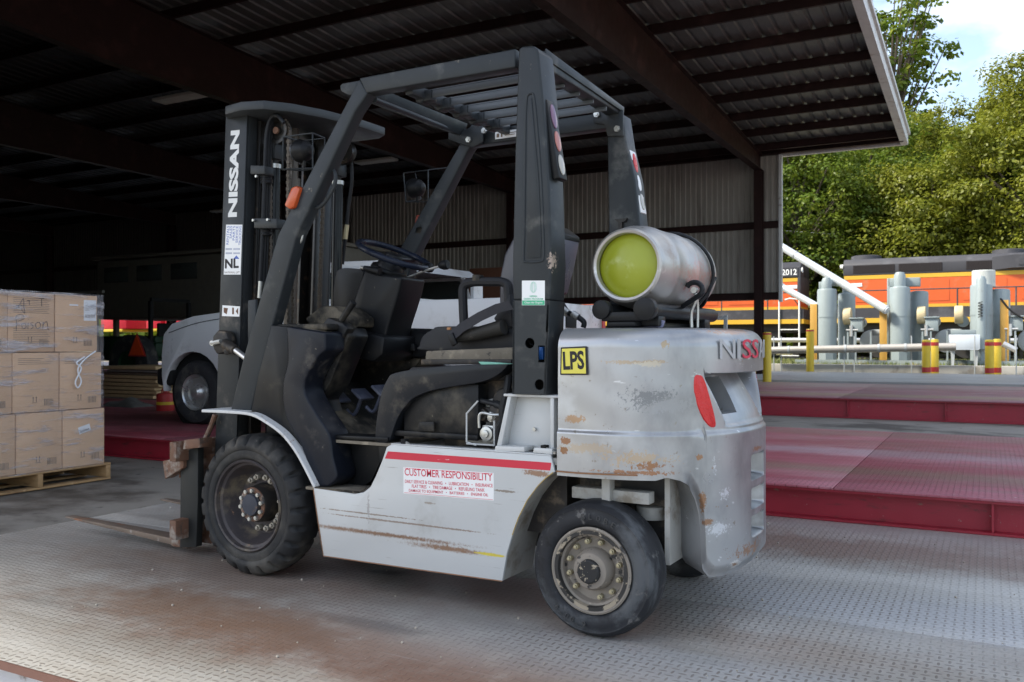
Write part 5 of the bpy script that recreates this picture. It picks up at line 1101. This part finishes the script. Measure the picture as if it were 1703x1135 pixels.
# seat
K('seat_cushion', px_y(cr([(698, 575), (703, 560), (718, 549), (740, 543), (852, 548), (856, 580), (790, 583), (700, 582)], 4), -.26, .24), mVin, .03, seg=3)
K('seat_back', px_y([(880, 470), (888, 432), (905, 400), (925, 384), (936, 384), (930, 500), (915, 560), (880, 560)], .20, -.09), M('grey_seat_vinyl', (.06, .06, .07), .4, 0, .15, 4), .03, seg=3)
K('seat_back_shell', px_y([(925, 390), (964, 403), (957, 440), (945, 488), (925, 500)], .19, -.16), M('translucent_grey_shell', (.15, .145, .17), .3, 0, .2, 6), .008); K('shell_cap', px_y([(915, 381), (945, 381), (964, 395), (966, 405), (925, 392)], .2, -.17), mPl, .006)
K('armrest', MB().tube([P(772, 545, y=-.24), P(770, 500, y=-.24), P(771, 478, y=-.24), P(783, 470, y=-.24), P(815, 469, y=-.24), P(840, 471, y=-.24), P(846, 488, y=-.24), P(846, 545, y=-.24)], .021, 10), mVin)
K('armrest_lower', px_y([(820, 530), (848, 488), (852, 545), (830, 545)], -.27, -.21), mVin, .008); K('armrest_stub', px_y([(785, 457), (797, 457), (797, 468), (785, 468)], -.26, -.22), mPlD, .003)
K('bolster', MB().tube([P(752, 562, y=-.30), P(790, 556, y=-.30), P(838, 544, y=-.30)], lambda q: .024+.01*q, 12), M('dusty_torn_vinyl', (.028, .026, .023), .6, 0, .3, 8, layers=[((.17, .15, .12), 10, .5, .66)]))
bs = [P(*q_, y=-.33) for q_ in ((752, 561), (770, 545), (800, 527), (830, 513), (852, 508))]; mb = MB(); mb.rings([[p_+Vector((-.010, -.01, .018)), p_+Vector((-.010, -.013, .018)), p_+Vector((.012, -.013, -.018)), p_+Vector((.012, -.01, -.018))] for p_ in bs]); K('seat_belt', mb, M('seat_belt_web', (.035, .035, .04), .7, 0, .2, 50))
K('belt_buckle', MB().box(P(753, 565, y=-.345), (.03, .015, .055), RY(R(-25))), mPl, .004); K('buckle_tag', MB().box(P(747, 547, y=-.3), (.02, .012, .012)), M('orange_brown_plastic', (.35, .15, .05), .5), .003)
# ---- overhead guard
GA = [(597, 131), (462, 390), (403, 600), (383, 682), (416, 688), (437, 600), (493, 392), (590, 185), (614, 157)]
gd = K('guard_front_post', px_y([(597, 131), (462, 390), (403, 600), (383, 683), (416, 689), (437, 600), (493, 392), (590, 186), (611, 155)], -.50, -.43), mCh, .008, seg=3)
K('guard_side_beam', px_y([(597, 130), (857, 81), (857, 112), (609, 155)], -.50, -.43), mCh, .006, seg=3)
K('front_stub', MB().prism([P(a, b_, y=-.47) for a, b_ in ((565, 143), (569, 139), (598, 134), (592, 160), (578, 158), (567, 152))], (0, .9, 0)), mCh, .004)
# right side mirrored from the measured left one
def mirror(pts, y0, y1): return MB().prism([(P(a, b_, y=y0).x, -y0, P(a, b_, y=y0).z) for a, b_ in pts], (0, -(y1-y0), 0))
K('guard_front_post', mirror([(597, 131), (462, 390), (403, 600), (383, 683), (416, 689), (437, 600), (493, 392), (590, 186), (611, 155)], -.50, -.43), mCh, .008, seg=3)
K('guard_side_beam', MB().b2((.60, .43, 2.165), (1.45, .50, 2.245)), mCh, .006, seg=3)
K('roof_front_tube', MB().cyl(P(623, 166, y=-.43), (P(747, 215, y=.30)), .013, n=12), mCh)
K('corner_gusset', px_y([(746, 212), (760, 212), (790, 218), (800, 240), (785, 246), (745, 232)], .40, .43), mCh, .004)
K('corner_gusset', px_y([(760, 225), (792, 205), (803, 206), (803, 236), (785, 246)], .39, .40), mCh, .004)
for q_, y in (((806, 218), .395), ((780, 233), .385)): p_ = P(*q_, y=y); K('bolt', MB().cyl(p_, p_-Vector((0, .012, 0)), .016, n=6).cyl(p_, p_-Vector((0, .018, 0)), .009, n=8), mSteel)
K('cross_member_mid', MB().prism([(.83, -.43, 2.20), (.87, -.43, 2.20), (.87, -.43, 2.25), (.83, -.43, 2.25)], (0, .86, 0)), mCh, .004)
for k in range(5):
    y = -.315+.148*k
    K('roof_bar', MB().box((1.17, y, 2.236), (.64, .032, .010)).box((1.17, y-.012, 2.220), (.64, .008, .034)), M('dusty_bar_paint', (.08, .09, .098), .45, .1, .15, 4), .002)
    K('bar_end', MB().cyl((.845, y-.03, 2.212), (.845, y+.035, 2.212), .028, n=14).box((.87, y, 2.215), (.07, .05, .05)), mCh, .006)
bA, bB, bC, bD = P(906, 84, y=-.44), P(906, 112, y=-.44), P(1034, 192, y=.46), P(1036, 181, y=.46)
K('rear_cross_beam', MB().rings([[bA, bA-Vector((.07, 0, 0)), bB-Vector((.07, 0, 0)), bB], [bD, bD-Vector((.07, 0, 0)), bC-Vector((.07, 0, 0)), bC]]), mCh, .006, seg=3)
K('rear_cross_lip', MB().rings([[bA+Vector((.001, 0, .006)), bA+Vector((.007, 0, .006)), bA+Vector((.007, 0, -.035)), bA+Vector((.001, 0, -.035))], [bD+Vector((.001, 0, .006)), bD+Vector((.007, 0, .006)), bD+Vector((.007, 0, -.02)), bD+Vector((.001, 0, -.02))]]), mCh, .001)
gs = K('warning_label', MB().b2((.78, .424, 2.182), (.92, .4275, 2.22)), mStk); K('label_marks', MB().b2((.79, .4225, 2.19), (.805, .4245, 2.21)).b2((.815, .4225, 2.19), (.825, .4245, 2.212)).b2((.84, .4225, 2.205), (.91, .4245, 2.208)).b2((.84, .4225, 2.195), (.90, .4245, 2.198)), mInkF, par=gs)
# rear posts
def with_holes(pts, holes, y0, y1, nm, m, bev=.0):
    cu = bpy.data.curves.new('c', 'CURVE'); cu.dimensions = '2D'; cu.fill_mode = 'BOTH'; cu.extrude = abs(y1-y0)/2
    for loop in [pts]+holes:
        sp_ = cu.splines.new('POLY'); sp_.points.add(len(loop)-1); sp_.use_cyclic_u = True
        for i, (a, b_) in enumerate(loop): sp_.points[i].co = (a, b_, 0, 1)
    to = bpy.data.objects.new('c', cu); COL.objects.link(to); dg = bpy.context.evaluated_depsgraph_get(); me = bpy.data.meshes.new_from_object(to.evaluated_get(dg)); bpy.data.objects.remove(to); bpy.data.curves.remove(cu)
    ym = (y0+y1)/2
    for v in me.vertices: v.co = Vector((v.co.x, ym+v.co.z, v.co.y))
    bm = bmesh.new(); bm.from_mesh(me); bmesh.ops.remove_doubles(bm, verts=bm.verts, dist=1e-5); bmesh.ops.recalc_face_normals(bm, faces=bm.faces); bm.to_mesh(me); bm.free()
    me.shade_smooth(); me.set_sharp_from_angle(angle=R(30)); me.materials.clear(); me.materials.append(m); o = bpy.data.objects.new(nm, me); COL.objects.link(o); hang(o, FL); return o
pxz = lambda pts, y: [(P(a, b_, y=y).x, P(a, b_, y=y).z) for a, b_ in pts]
def circ(px, py, r, y, n=20): p_ = P(px, py, y=y); return [(p_.x+r*math.cos(2*math.pi*k/n), p_.z+r*math.sin(2*math.pi*k/n)) for k in range(n)]
Yp = -.555
lower = pxz([(853, 500), (914, 500), (912, 547), (908, 656), (852, 656)], Yp)
rp = with_holes(lower, [circ(881, 571, .021, Yp), circ(897, 640, .021, Yp), pxz([(895, 575), (906, 575), (906, 603), (895, 603)], Yp)], Yp, Yp+.006, 'guard_rear_post', mCh)
K('post_upper_shell', px_y([(862, 82), (868, 77), (888, 76), (895, 84), (903, 166), (913, 307), (917, 440), (914, 499.5), (853, 499.5), (852, 440), (856, 250)], Yp, Yp+.13), mCh, .012, par=rp, seg=4)
K('post_rear_wall', MB().prism([P(a, b_, y=Yp) for a, b_ in ((909, 500), (914, 500), (908, 656), (903, 656))], (0, .13, 0)), mCh, .002, par=rp)
K('post_front_wall', MB().prism([P(a, b_, y=Yp) for a, b_ in ((853, 500), (856, 500), (856, 656), (852, 656))], (0, .13, 0)), mCh, .001, par=rp)
K('post_inner_wall', MB().prism([P(a, b_, y=Yp) for a, b_ in ((853, 500), (914, 500), (908, 656), (852, 656))], (0, .004, 0)), mDkm, par=rp).location.y += .12
K('blue_connector', MB().box(P(902, 588, y=-.50), (.02, .03, .05)), M('blue_plastic', (.03, .15, .5), .4), .003, par=rp); K('wire', MB().tube([P(876, 566, y=-.5), P(885, 574, y=-.5), P(896, 588, y=-.5), P(906, 598, y=-.5)], .005, 6), mRub, par=rp)
# pressed panel outline
out_ = [(879, 158), (883, 156), (888, 162), (894, 220), (900, 300), (904, 400), (904, 428), (899, 435), (876, 436), (871, 430), (872, 380), (873, 290), (874, 200), (876, 165)]
K('pressed_groove', MB().tube([P(a, b_, y=Yp-.0005) for a, b_ in out_], .0045, 8, True, True), mCh, par=rp)
K('pressed_panel', px_y([(880, 163), (884, 163), (889, 222), (896, 300), (900, 400), (899, 429), (876, 430), (876, 300), (878, 200)], Yp-.003, Yp+.001), mCh, .002, par=rp)
sk_ = K('green_programme_sticker', px_y([(868, 467), (906, 467), (906, 508), (868, 508)], Yp-.0012, Yp), mStk, par=rp)
K('green_band', px_y([(868.5, 500), (905.5, 500), (905.5, 507.5), (868.5, 507.5)], Yp-.0018, Yp-.0012), mGrn, par=sk_)
line('NISSAN', 881, 494.5, 893, 494.5, 3, Yp-.002, mGrn, sk_, .02); line('GREEN PROGRAM', 871, 499, 903, 499, 3, Yp-.002, mGrn, sk_, .01); line('Clean Air Engine', 872, 506, 902, 506, 4.2, Yp-.0024, mStk, sk_, .01)
for k in range(4): p_ = P(887, 478, y=Yp-.0016); K('globe_mark', MB().tube([p_+Vector((.014*math.cos(a)*(1-.25*k), 0, .021*math.sin(a))) for a in [2*math.pi*q/14 for q in range(14)]], .0007, 4, True, True), M('pale_green_print', (.45, .65, .55), .5), par=sk_)
# right rear post
K('guard_rear_post', px_y([(1009, 196), (1034, 188), (1042, 240), (1056, 300), (1065, 386), (1062, 560), (1014, 560), (1012, 390)], .43, .55), mCh, .010, seg=3)
K('post_gusset', px_y([(985, 186), (1000, 178), (1036, 183), (1036, 226), (1010, 227), (1005, 207), (988, 205)], .418, .43), mCh, .003)
for q_ in ((993, 191), (1027, 215)): p_ = P(*q_, y=.416); K('bolt', MB().cyl(p_, p_-Vector((0, .012, 0)), .016, n=6).cyl(p_, p_-Vector((0, .018, 0)), .009, n=8), mSteel)
K('work_light_clip', px_y([(1022, 365), (1042, 363), (1040, 368), (1034, 370), (1034, 380), (1028, 380), (1028, 370)], .41, .43), mDkm)
# rear combination lamps
for sgn, y0, pts in ((-1, -.535, ((917, 168), (938, 298))), (1, .45, ((1053, 251), (1072, 355)))):
    a, b_ = P(*pts[0], y=y0+.04), P(*pts[1], y=y0+.04); d = b_-a; m = RY(math.atan2(d.x, d.z)+math.pi) if False else None
    ax_ = d.normalized(); nx = Vector((-ax_.z, 0, ax_.x)); nx = nx if nx.x > 0 else -nx
    L_ = d.length; w_ = .075; base = a-nx*.03
    pts_ = [base+Vector((0, -w_/2, 0)), base+Vector((0, w_/2, 0)), base+d+Vector((0, w_/2, 0)), base+d+Vector((0, -w_/2, 0))]
    hs = K('tail_lamp', MB().prism(pts_, nx*.028), mPl if sgn < 0 else mStk, .005)
    for k, (ml, f0) in enumerate(((mLens if sgn < 0 else mRedL, .2), (mLens2 if sgn < 0 else mStk, .52), (mLens3, .82))):
        c_ = base+d*f0+nx*.029; rg_ = []
        for (o_, r_) in ((0, 1.0), (.003, .95), (.005, .6), (.006, .02)): rg_.append([c_+nx*o_+(ax_*math.cos(t_)*(.042 if k else .050)+Vector((0, 1, 0))*math.sin(t_)*.023)*r_ for t_ in [2*math.pi*q/20 for q in range(20)]])
        K('lens', MB().rings(rg_, True, True), ml, par=hs)
# grab handle, side markers, head lamps in wire cages
K('grab_handle', MB().tube([P(545, 279, y=-.46), P(554, 283, y=-.46), P(558, 295, y=-.46), P(555, 312, y=-.46), P(543, 333, y=-.46), P(532, 344, y=-.46), P(522, 345, y=-.46), P(514, 339, y=-.46)], .0095, 10), mCh)
K('grab_handle', MB().tube([P(503, 376, y=-.46), P(502, 398, y=-.46), P(496, 406, y=-.46), P(490, 403, y=-.46)], .006, 8), mSteel)
K('side_marker', px_y([(484, 312), (492, 309), (498, 314), (488, 345), (480, 348), (472, 342)], -.52, -.47), mOrL, .008); K('marker_base', px_y([(488, 313), (497, 312), (488, 346), (480, 347)], -.50, -.46), mPl, .004)
K('side_marker', px_y([(692, 358), (707, 357), (699, 388), (686, 387)], .44, .50), M('dim_orange_marker', (.25, .05, .03), .4), .006); K('marker_base', px_y([(695, 360), (708, 360), (700, 390), (690, 388)], .43, .44), mPl, .003)
def cage(corn, corn2, yA, yB, lampc, nm):
    mb = MB(); A_ = [P(a, b_, y=yA) for a, b_ in corn]; B_ = [P(a, b_, y=yB) for a, b_ in corn2]
    mb.tube(A_, .005, 6, False, True); mb.tube(B_, .004, 6, False, True)
    for a, b_ in zip(A_, B_): mb.tube([a, b_], .004, 6, False)
    c = K('lamp_cage', mb, mCh); p_ = P(*lampc, y=(yA+yB)/2)
    K('head_lamp', MB().lathe([(-.045, .001), (-.045, .052), (-.03, .058), (.02, .048), (.045, .025), (.05, .001)], p_, 'x', 24).cyl(p_, p_-Vector((0, 0, .085)), .008), mPl, .003, par=c); K('lamp_glass', MB().cyl(p_-Vector((.046, 0, 0)), p_-Vector((.049, 0, 0)), .05, n=24), mLampB, par=c)
cage([(471, 228), (490, 222), (475, 280), (470, 279)][0:1]+[(500, 222), (530, 250), (472, 282)][0:0]+[(520, 222), (520, 280), (470, 282)], [(500, 235), (540, 230), (540, 278), (505, 284)], -.36, -.24, (506, 251), 'l')
cage([(671, 288), (712, 283), (712, 336), (675, 336)], [(690, 286), (746, 279), (735, 330), (700, 332)], .50, .62, (694, 313), 'r')
# ---- mast
mMast = M('mast_charcoal', (.032, .035, .037), .42, .15, .2, 5, layers=[((.11, .10, .09), 7, .56, .74), ((.28, .23, .16), 40, .70, .75)]); mGrs = M('black_grease', (.022, .02, .018), .35, .3, .4, 12, layers=[((.12, .08, .05), 16, .58, .7)])
def lean(p_, z0=.3): return p_
XL = lambda z: -.395-.075*(2.35-z)/1.7      # left edge of the leaning mast
def upright(y, ys, nm, x0, w_, z0, z1, m):
    mb = MB(); w2 = .012
    def slab(xa, xb, ya, yb): mb.prism([(XL(z0)+x0+xa, ya, z0), (XL(z0)+x0+xb, ya, z0), (XL(z1)+x0+xb, ya, z1), (XL(z1)+x0+xa, ya, z1)], (0, yb-ya, 0))
    slab(0, w_, y, y+ys*.014); slab(w_-.018, w_, y+ys*.0145, y+ys*.075); slab(0, .018, y+ys*.0145, y+ys*.075)
    return K(nm, mb, m, .003)
ul = upright(-.335, 1, 'mast_outer_rail', .0, .155, .25, 2.30, mMast); ur = upright(.335, -1, 'mast_outer_rail', .0, .155, .25, 2.30, mMast)
il = upright(-.255, 1, 'mast_inner_rail', .05, .12, .12, 2.26, mGrs); ir = upright(.255, -1, 'mast_inner_rail', .05, .12, .12, 2.26, mGrs)
# top cross plate with chamfered corners
zt = 2.315; pl = [(-.385, -.345), (-.33, -.41), (-.24, -.445), (-.09, -.445), (.03, -.39), (.115, -.27), (.13, -.1), (.13, .27), (.10, .36), (0, .43), (-.15, .44), (-.33, .40), (-.385, .34)]
pl = [(x-.03*0, y) for x, y in pl]
K('mast_top_plate', MB().prism([(-.385, -.34, zt-.045), (-.33, -.40, zt-.045), (-.20, -.42, zt-.045), (-.08, -.38, zt-.045), (0.0, -.27, zt-.045), (.06, -.1, zt-.045), (.10, .15, zt-.045), (.10, .36, zt-.045), (.02, .41, zt-.045), (-.30, .40, zt-.045), (-.385, .34, zt-.045)], (0, 0, .045)), M('mast_top_paint', (.04, .044, .047), .42, .1, .15, 5), .006)
for q_ in (((-.36, -.33, 2.12), (-.31, .33, 2.24)), ((-.42, -.33, 1.0), (-.37, .33, 1.1)), ((-.44, -.33, .30), (-.38, .33, .45))): K('mast_cross_tie', MB().b2(*q_), mMast, .004)
# lettering on the rail
def vline(txt, x_left, x_right, ybot, ytop, y, m, par, bold=.02, nm='lettering'):
    a = P(x_right, ybot, y=y); b_ = P(x_right+(XL(1.9)-XL(1.5))*0, ytop, y=y); rt = Vector((XL(2)-XL(1), 0, 1)).normalized(); up = Vector((-rt.z, 0, rt.x))
    return text(txt, a, rt, up, (b_-a).length, (P(x_left, ybot, y=y)-a).length, m, par, nm, bold)
vline('NISSAN', 379, 394, 361, 217, -.3365, mLett, ul, .045)
s1 = K('dealer_sticker', px_y([(376, 374), (403, 374), (400, 457), (372, 457)], -.3362, -.3355), mStk, par=ul)
for k, (tx, yb) in enumerate((('RENTALS', 407), ('SALES', 397), ('PARTS', 400), ('SERVICE', 404), ('TRUCKING', 408))):
    vline(tx, 376.3+k*5.1, 380.2+k*5.1, yb, 376, -.3366, mBlu, s1, .005)
for k in range(2):
    for j in range(2): K('fine_print', px_y([(375+j*13, 413+k*7), (386+j*13, 413+k*7), (386+j*13, 416+k*7), (375+j*13, 416+k*7)], -.3366, -.3363), M('grey_print', (.4, .42, .5), .5), par=s1)
line('NL', 374, 447, 397, 446, 16, -.3367, mInk, s1, .04); K('logo_roof', px_y([(388, 431), (393, 425), (398, 431)], -.3367, -.3363), mBlu, par=s1); line('NATIONAL LIFT', 373.5, 455, 398.5, 455, 3.2, -.3367, mInkF, s1, 0)
s2 = K('small_sticker', px_y([(370, 508), (399, 510), (398, 527), (369, 526)], -.3362, -.3355), mStk, par=ul); K('sticker_marks', px_y([(372, 512), (379, 513), (377, 523), (372, 520)], -.3367, -.3363).add(*(lambda m: (m.v, m.f))(px_y([(386, 512), (389, 512), (389, 523), (386, 523)], -.3367, -.3363))).add(*(lambda m: (m.v, m.f))(px_y([(392, 518), (396, 512), (396, 524)], -.3367, -.3363))), mRustM, par=s2)
# lift cylinders, chains, pulleys, hoses
def at_mast(px, py, y): return P(px, py, y=y)
for y, px0, ptop in ((-.20, 457, 281), (.22, 562, 308)):
    A, B = at_mast(px0, ptop, y), at_mast(px0-4, 560, y); B = Vector((A.x-.03, y, .35))
    cy = K('lift_cylinder', MB().cyl(A, B, .030, n=20), M('gloss_black_tube', (.014, .015, .017), .22, .2, .2)); K('cylinder_collar', MB().cyl(A, A+Vector((0, 0, .022)), .034, n=20), mSteel, par=cy); K('cylinder_rod', MB().cyl(A+Vector((0, 0, .022)), A+Vector((.0, 0, .12)), .018, n=16).box(A+Vector((0, 0, .09)), (.07, .07, .09)), mMast, .004, par=cy)
cc = K('centre_cylinder', MB().cyl(Vector((-.30, .0, .35)), Vector((-.24, .0, 2.0)), .035, n=20).cyl(Vector((-.24, 0, 2.0)), Vector((-.235, 0, 2.27)), .022, n=16), M('dull_steel_tube', (.10, .09, .08), .4, .5, .2))
for (px, py, y) in ((465, 219, -.24), (574, 254, .22)):
    c_ = at_mast(px, py, y); pu = K('pulley', MB().lathe([(-.018, .05), (-.018, .066), (-.008, .058), (.008, .058), (.018, .066), (.018, .05), (.006, .045), (.006, .02), (.02, .018), (.02, .001)], c_, 'y', 28).lathe([(-.018, .05), (-.006, .045), (-.006, .02), (-.02, .018), (-.02, .001)], c_, 'y', 28), mGrs); K('pulley_bolt', MB().cyl(c_-Vector((0, .03, 0)), c_+Vector((0, .03, 0)), .018, n=12), mRustM, par=pu)
def chain(pts, nm='lift_chain', w_=.020):
    pts = [Vector(p_) for p_ in pts]; mb = MB(); L_ = 0
    for a, b_ in zip(pts[:-1], pts[1:]):
        d = b_-a; n_ = max(1, int(d.length/.017)); dn = d.normalized()
        for k in range(n_):
            c_ = a+d*((k+.5)/n_); q_ = (dn).to_track_quat('Z', 'Y').to_matrix()
            mb.box(c_, (.016, w_*(1 if k % 2 else .6), .016), q_)
    return K(nm, mb, mGrs and M('oily_rust_chain', (.07, .055, .04), .5, .3, .4, 60), .0)
c_ = at_mast(465, 219, -.24); chain([Vector((c_.x-.066, -.24, 1.3)), Vector((c_.x-.066, -.24, c_.z)), Vector((c_.x-.045, -.24, c_.z+.048)), Vector((c_.x, -.24, c_.z+.066)), Vector((c_.x+.045, -.24, c_.z+.048)), Vector((c_.x+.066, -.24, c_.z)), Vector((c_.x+.05, -.24, .9))])
c2 = at_mast(540, 300, .12); chain([Vector((c2.x, .12, 2.1)), Vector((c2.x-.07, .12, .7))]); c3 = at_mast(488, 460, -.10); chain([c3+Vector((0, 0, -.3)), c3, c3+Vector((-.01, 0, .05)), c3+Vector((-.04, 0, .09)), c3+Vector((-.08, 0, .10))])
for k, dx in enumerate((0, .018, .040)):
    y = -.295+.02*k; tops = [at_mast(472, 205, y)+Vector((0, 0, .0)), at_mast(461+k*2, 193+k, y), at_mast(450+k*3, 198, y), at_mast(443+k*4, 225, y), at_mast(440+k*4, 290, y), at_mast(437+k*4.2, 370, y), at_mast(432+k*5, 470, y)]
    K('hydraulic_hose', MB().tube(tops, .0095, 8), mRub)
K('hose_fitting', MB().tube([at_mast(433, 468, -.30), at_mast(431, 496, -.30)], .010, 10, False), mSteel)
for (a, b_, c_, d) in ((416, 275, 440, 290), (422, 363, 460, 380)): K('hose_clamp', px_y([(a, b_), (c_, b_+1), (c_, d), (a, d)], -.325, -.26), mMast, .004)
for q_ in ((423, 367), (447, 366), (428, 294)): p_ = at_mast(*q_, -.327); K('bolt', MB().cyl(p_, p_-Vector((0, .012, 0)), .007, n=6), mSteel)
for pyy in (300, 372, 386): K('hose_wrap', MB().lathe([(-.02, .026), (-.012, .03), (-.004, .026), (.004, .03), (.012, .026), (.02, .03)], at_mast(443, pyy, -.275), 'z', 16), mRub)
K('mast_hose', MB().tube([at_mast(583, 258, .28), at_mast(585, 300, .28), at_mast(580, 340, .28), at_mast(574, 400, .28), at_mast(569, 440, .28)], .011, 8), mRub); K('hose_sleeve', MB().tube([at_mast(577, 374, .28), at_mast(574, 398, .28)], .013, 8, False), M('yellowed_sleeve', (.5, .42, .25), .6))
K('mast_guard_plate', px_y([(412, 500), (425, 498), (425, 560), (412, 590)], -.345, -.33), mMast, .003)
# tilt cylinder
K('tilt_bracket', px_y([(353, 560), (362, 549), (376, 552), (380, 566), (376, 585), (360, 590), (354, 580)], -.40, -.345), mDkm, .01); K('tilt_pin', MB().cyl(P(352, 571, y=-.42), P(352, 571, y=-.40)+Vector((.02, 0, 0)), .014, n=14).tube([P(352, 571, y=-.415), P(367, 568, y=-.415)], .012, 8, False), mSteel)
A, B, C_ = P(375, 572, y=-.40), P(392, 583, y=-.43), P(430, 612, y=-.44); K('tilt_rod', MB().cyl(B, C_, .015, n=16), mChrome); K('tilt_clevis', MB().cyl(A, B, .028, .024, 16).cyl(P(378, 585, y=-.43), P(378, 585, y=-.41), .018, n=12), mDkm, .003)
# ---- carriage, forks
mFk = M('worn_fork_steel', (.20, .15, .115), .55, .3, .35, 6, layers=[((.28, .13, .07), 7, .56, .68), ((.42, .38, .35), 10, .6, .7, (1, 4, 1))])
xf = -.60
cr_ = K('fork_carriage', MB().b2((xf, -.52, .50), (xf+.05, .52, .60)).b2((xf, -.52, .10), (xf+.05, .52, .20)).b2((xf+.02, -.33, .05), (xf+.09, -.24, .52)).b2((xf+.02, .24, .05), (xf+.09, .33, .52)), mRustM, .005)
K('side_plate', px_y([(300, 755), (329, 742), (329, 830), (326, 910), (299, 912)], -.44, -.40), M('dark_grey_steel', (.025, .026, .025), .5, .1, .2), .004)
K('carriage_hook', px_y([(306, 732), (332, 729), (332, 745), (304, 748)], -.5, -.42), mRustM, .004); K('carriage_hook', px_y([(270, 767), (305, 760), (305, 778), (274, 797)], -.46, -.40), mRustM, .004)
K('back_curve', MB().tube([P(358, 690, y=-.36), P(350, 712, y=-.36), P(336, 740, y=-.38), P(318, 758, y=-.42), P(300, 764, y=-.44)], .014, 8), mRustM)
for y, lab in ((-.36, 0), (.30, 1)):
    mb = MB(); w_ = .10; L_ = 1.07; prof = [(xf-.04, .48), (xf, .48), (xf, .03), (xf-L_, .085), (xf-L_, .094), (xf-.04, .07)]
    mb.prism([(a, y-w_/2, b_) for a, b_ in prof], (0, w_, 0)); mb.v = [(a, y+(b_-y)*(.55 if a < xf-L_+.01 else 1), c_) for a, b_, c_ in mb.v]; fk = K('fork', mb, mFk, .004)
    K('fork_hook', MB().b2((xf-.05, y-.06, .40), (xf-.0405, y+.06, .48)), mRustM, .003, par=fk)
    K('fork_heel', MB().b2((xf-.115, y-w_/2-.004, .032), (xf-.041, y+w_/2+.004, .145)), mRustM, .004, par=fk)
# ================================================================ gas cylinder and its cradle
K('cylinder_cradle', MB().cyl((1.765, -.38, 1.232), (1.765, .42, 1.232), .030, n=16).cyl((1.95, -.38, 1.232), (1.95, .42, 1.232), .030, n=16).b2((1.75, -.33, 1.17), (1.97, -.25, 1.212)).b2((1.75, .25, 1.17), (1.97, .33, 1.212)).b2((1.78, -.40, 1.168), (1.90, .35, 1.19)), mPl, .006)
K('cradle_end', MB().lathe([(-.02, .001), (-.02, .038), (.02, .038), (.02, .001)], (1.765, -.40, 1.235), 'y', 18).lathe([(-.02, .001), (-.02, .045), (.02, .045), (.02, .001)], (1.945, -.40, 1.235), 'y', 18).b2((1.765, -.41, 1.19), (1.945, -.385, 1.225)), mPl, .004)
K('hold_down_clamp', MB().tube([P(1155, 483, y=-.05), P(1157, 500, y=-.05), P(1150, 520, y=-.05), P(1150, 545, y=-.05)], .007, 8).tube([P(1155, 483, y=-.05), P(1160, 505, y=-.02), P(1160, 545, y=-.02)], .006, 8), mSteel)
K('regulator_tag', px_y([(1060, 541), (1090, 530), (1104, 534), (1100, 545), (1062, 545)], -.30, -.28), M('faded_blue_tag', (.22, .22, .33), .5), .003)
K('gas_hose', MB().tube([P(935, 505, y=-.30), P(945, 520, y=-.32), P(960, 527, y=-.34), P(971, 536, y=-.34), P(970, 545, y=-.34)], .011, 8), mRub); K('hose_fitting', MB().cyl(P(934, 514, y=-.33), P(944, 522, y=-.33), .016, n=12), mSteel); K('hose_fitting', MB().cyl(P(952, 522, y=-.345), P(962, 528, y=-.345), .014, n=12), mSteel)
tk = thing('gas_cylinder', (1.855, .02, 1.245), 'scuffed aluminium gas cylinder with lime green end lying across the counterweight', 'gas cylinder')
mAl = M('scuffed_aluminium', (.46, .445, .42), .42, .7, .15, 3, layers=[((.35, .30, .26), 5, .55, .72), ((.28, .24, .2), 18, .64, .72, (1, .4, 1)), ((.62, .60, .57), 11, .62, .7)], bump=(30, .15, .004), blots=[((.52, .33, .29), (1.99, .05, 1.38), (.06, .13, .05), 10, 1.2, .7)])
mLime = M('lime_green_paint', (.30, .335, .02), .35, 0, .12, 5, layers=[((.48, .52, .2), 4, .6, .72), ((.06, .06, .02), 46, .72, .75), ((.66, .68, .45), 38, .70, .73)], bump=(35, .2, .002))
ct = (1.845, 0, 1.41)
MB().lathe([(-.33, .125), (-.352, .128), (-.356, .138), (-.35, .146), (-.30, .150), (-.275, .163), (-.22, .168), (-.205, .170), (-.20, .168), (.02, .168), (.025, .171), (.04, .171), (.045, .168), (.27, .168), (.32, .155), (.36, .12), (.38, .08), (.385, .001)], ct, 'y', 72).obj('shell', mAl, tk, 0, 40)
MB().lathe([(-.352, .001), (-.350, .03), (-.345, .06), (-.335, .09), (-.322, .115), (-.318, .127)], ct, 'y', 64).obj('green_end', mLime, tk, 0, 60)
MB().lathe([(.34, .10), (.46, .105), (.46, .11), (.34, .112)], ct, 'y', 40).obj('collar', mAl, tk)
MB().tube([(ct[0]+.02, .38, ct[2]), (ct[0]+.02, .44, ct[2]), (ct[0]+.06, .45, ct[2]-.02)], .022, 10).obj('valve', M('brass', (.45, .3, .1), .35, .8), tk)
for y0, a0, a1 in ((.17, -.9, 2.4), (-.06+.28, -1.2, -.1)):
    n_ = 22; MB().tube([(ct[0]+.178*math.cos(a0+(a1-a0)*k/n_), y0+.03*math.sin(k*.3), ct[2]+.178*math.sin(a0+(a1-a0)*k/n_)) for k in range(n_+1)], .008, 6, False).obj('strap', mRub, FL)
K('strap_hook', MB().cyl(P(1155, 483, y=-.1)-Vector((0, .012, 0)), P(1155, 483, y=-.1)+Vector((0, .01, 0)), .013, n=16), mSteel); K('strap_eye', MB().tube([P(1155+math.cos(a)*13, 482+math.sin(a)*12, y=-.09) for a in [R(200+26*k) for k in range(9)]]+[P(1135, 510, y=-.06)], .011, 8), mRub)
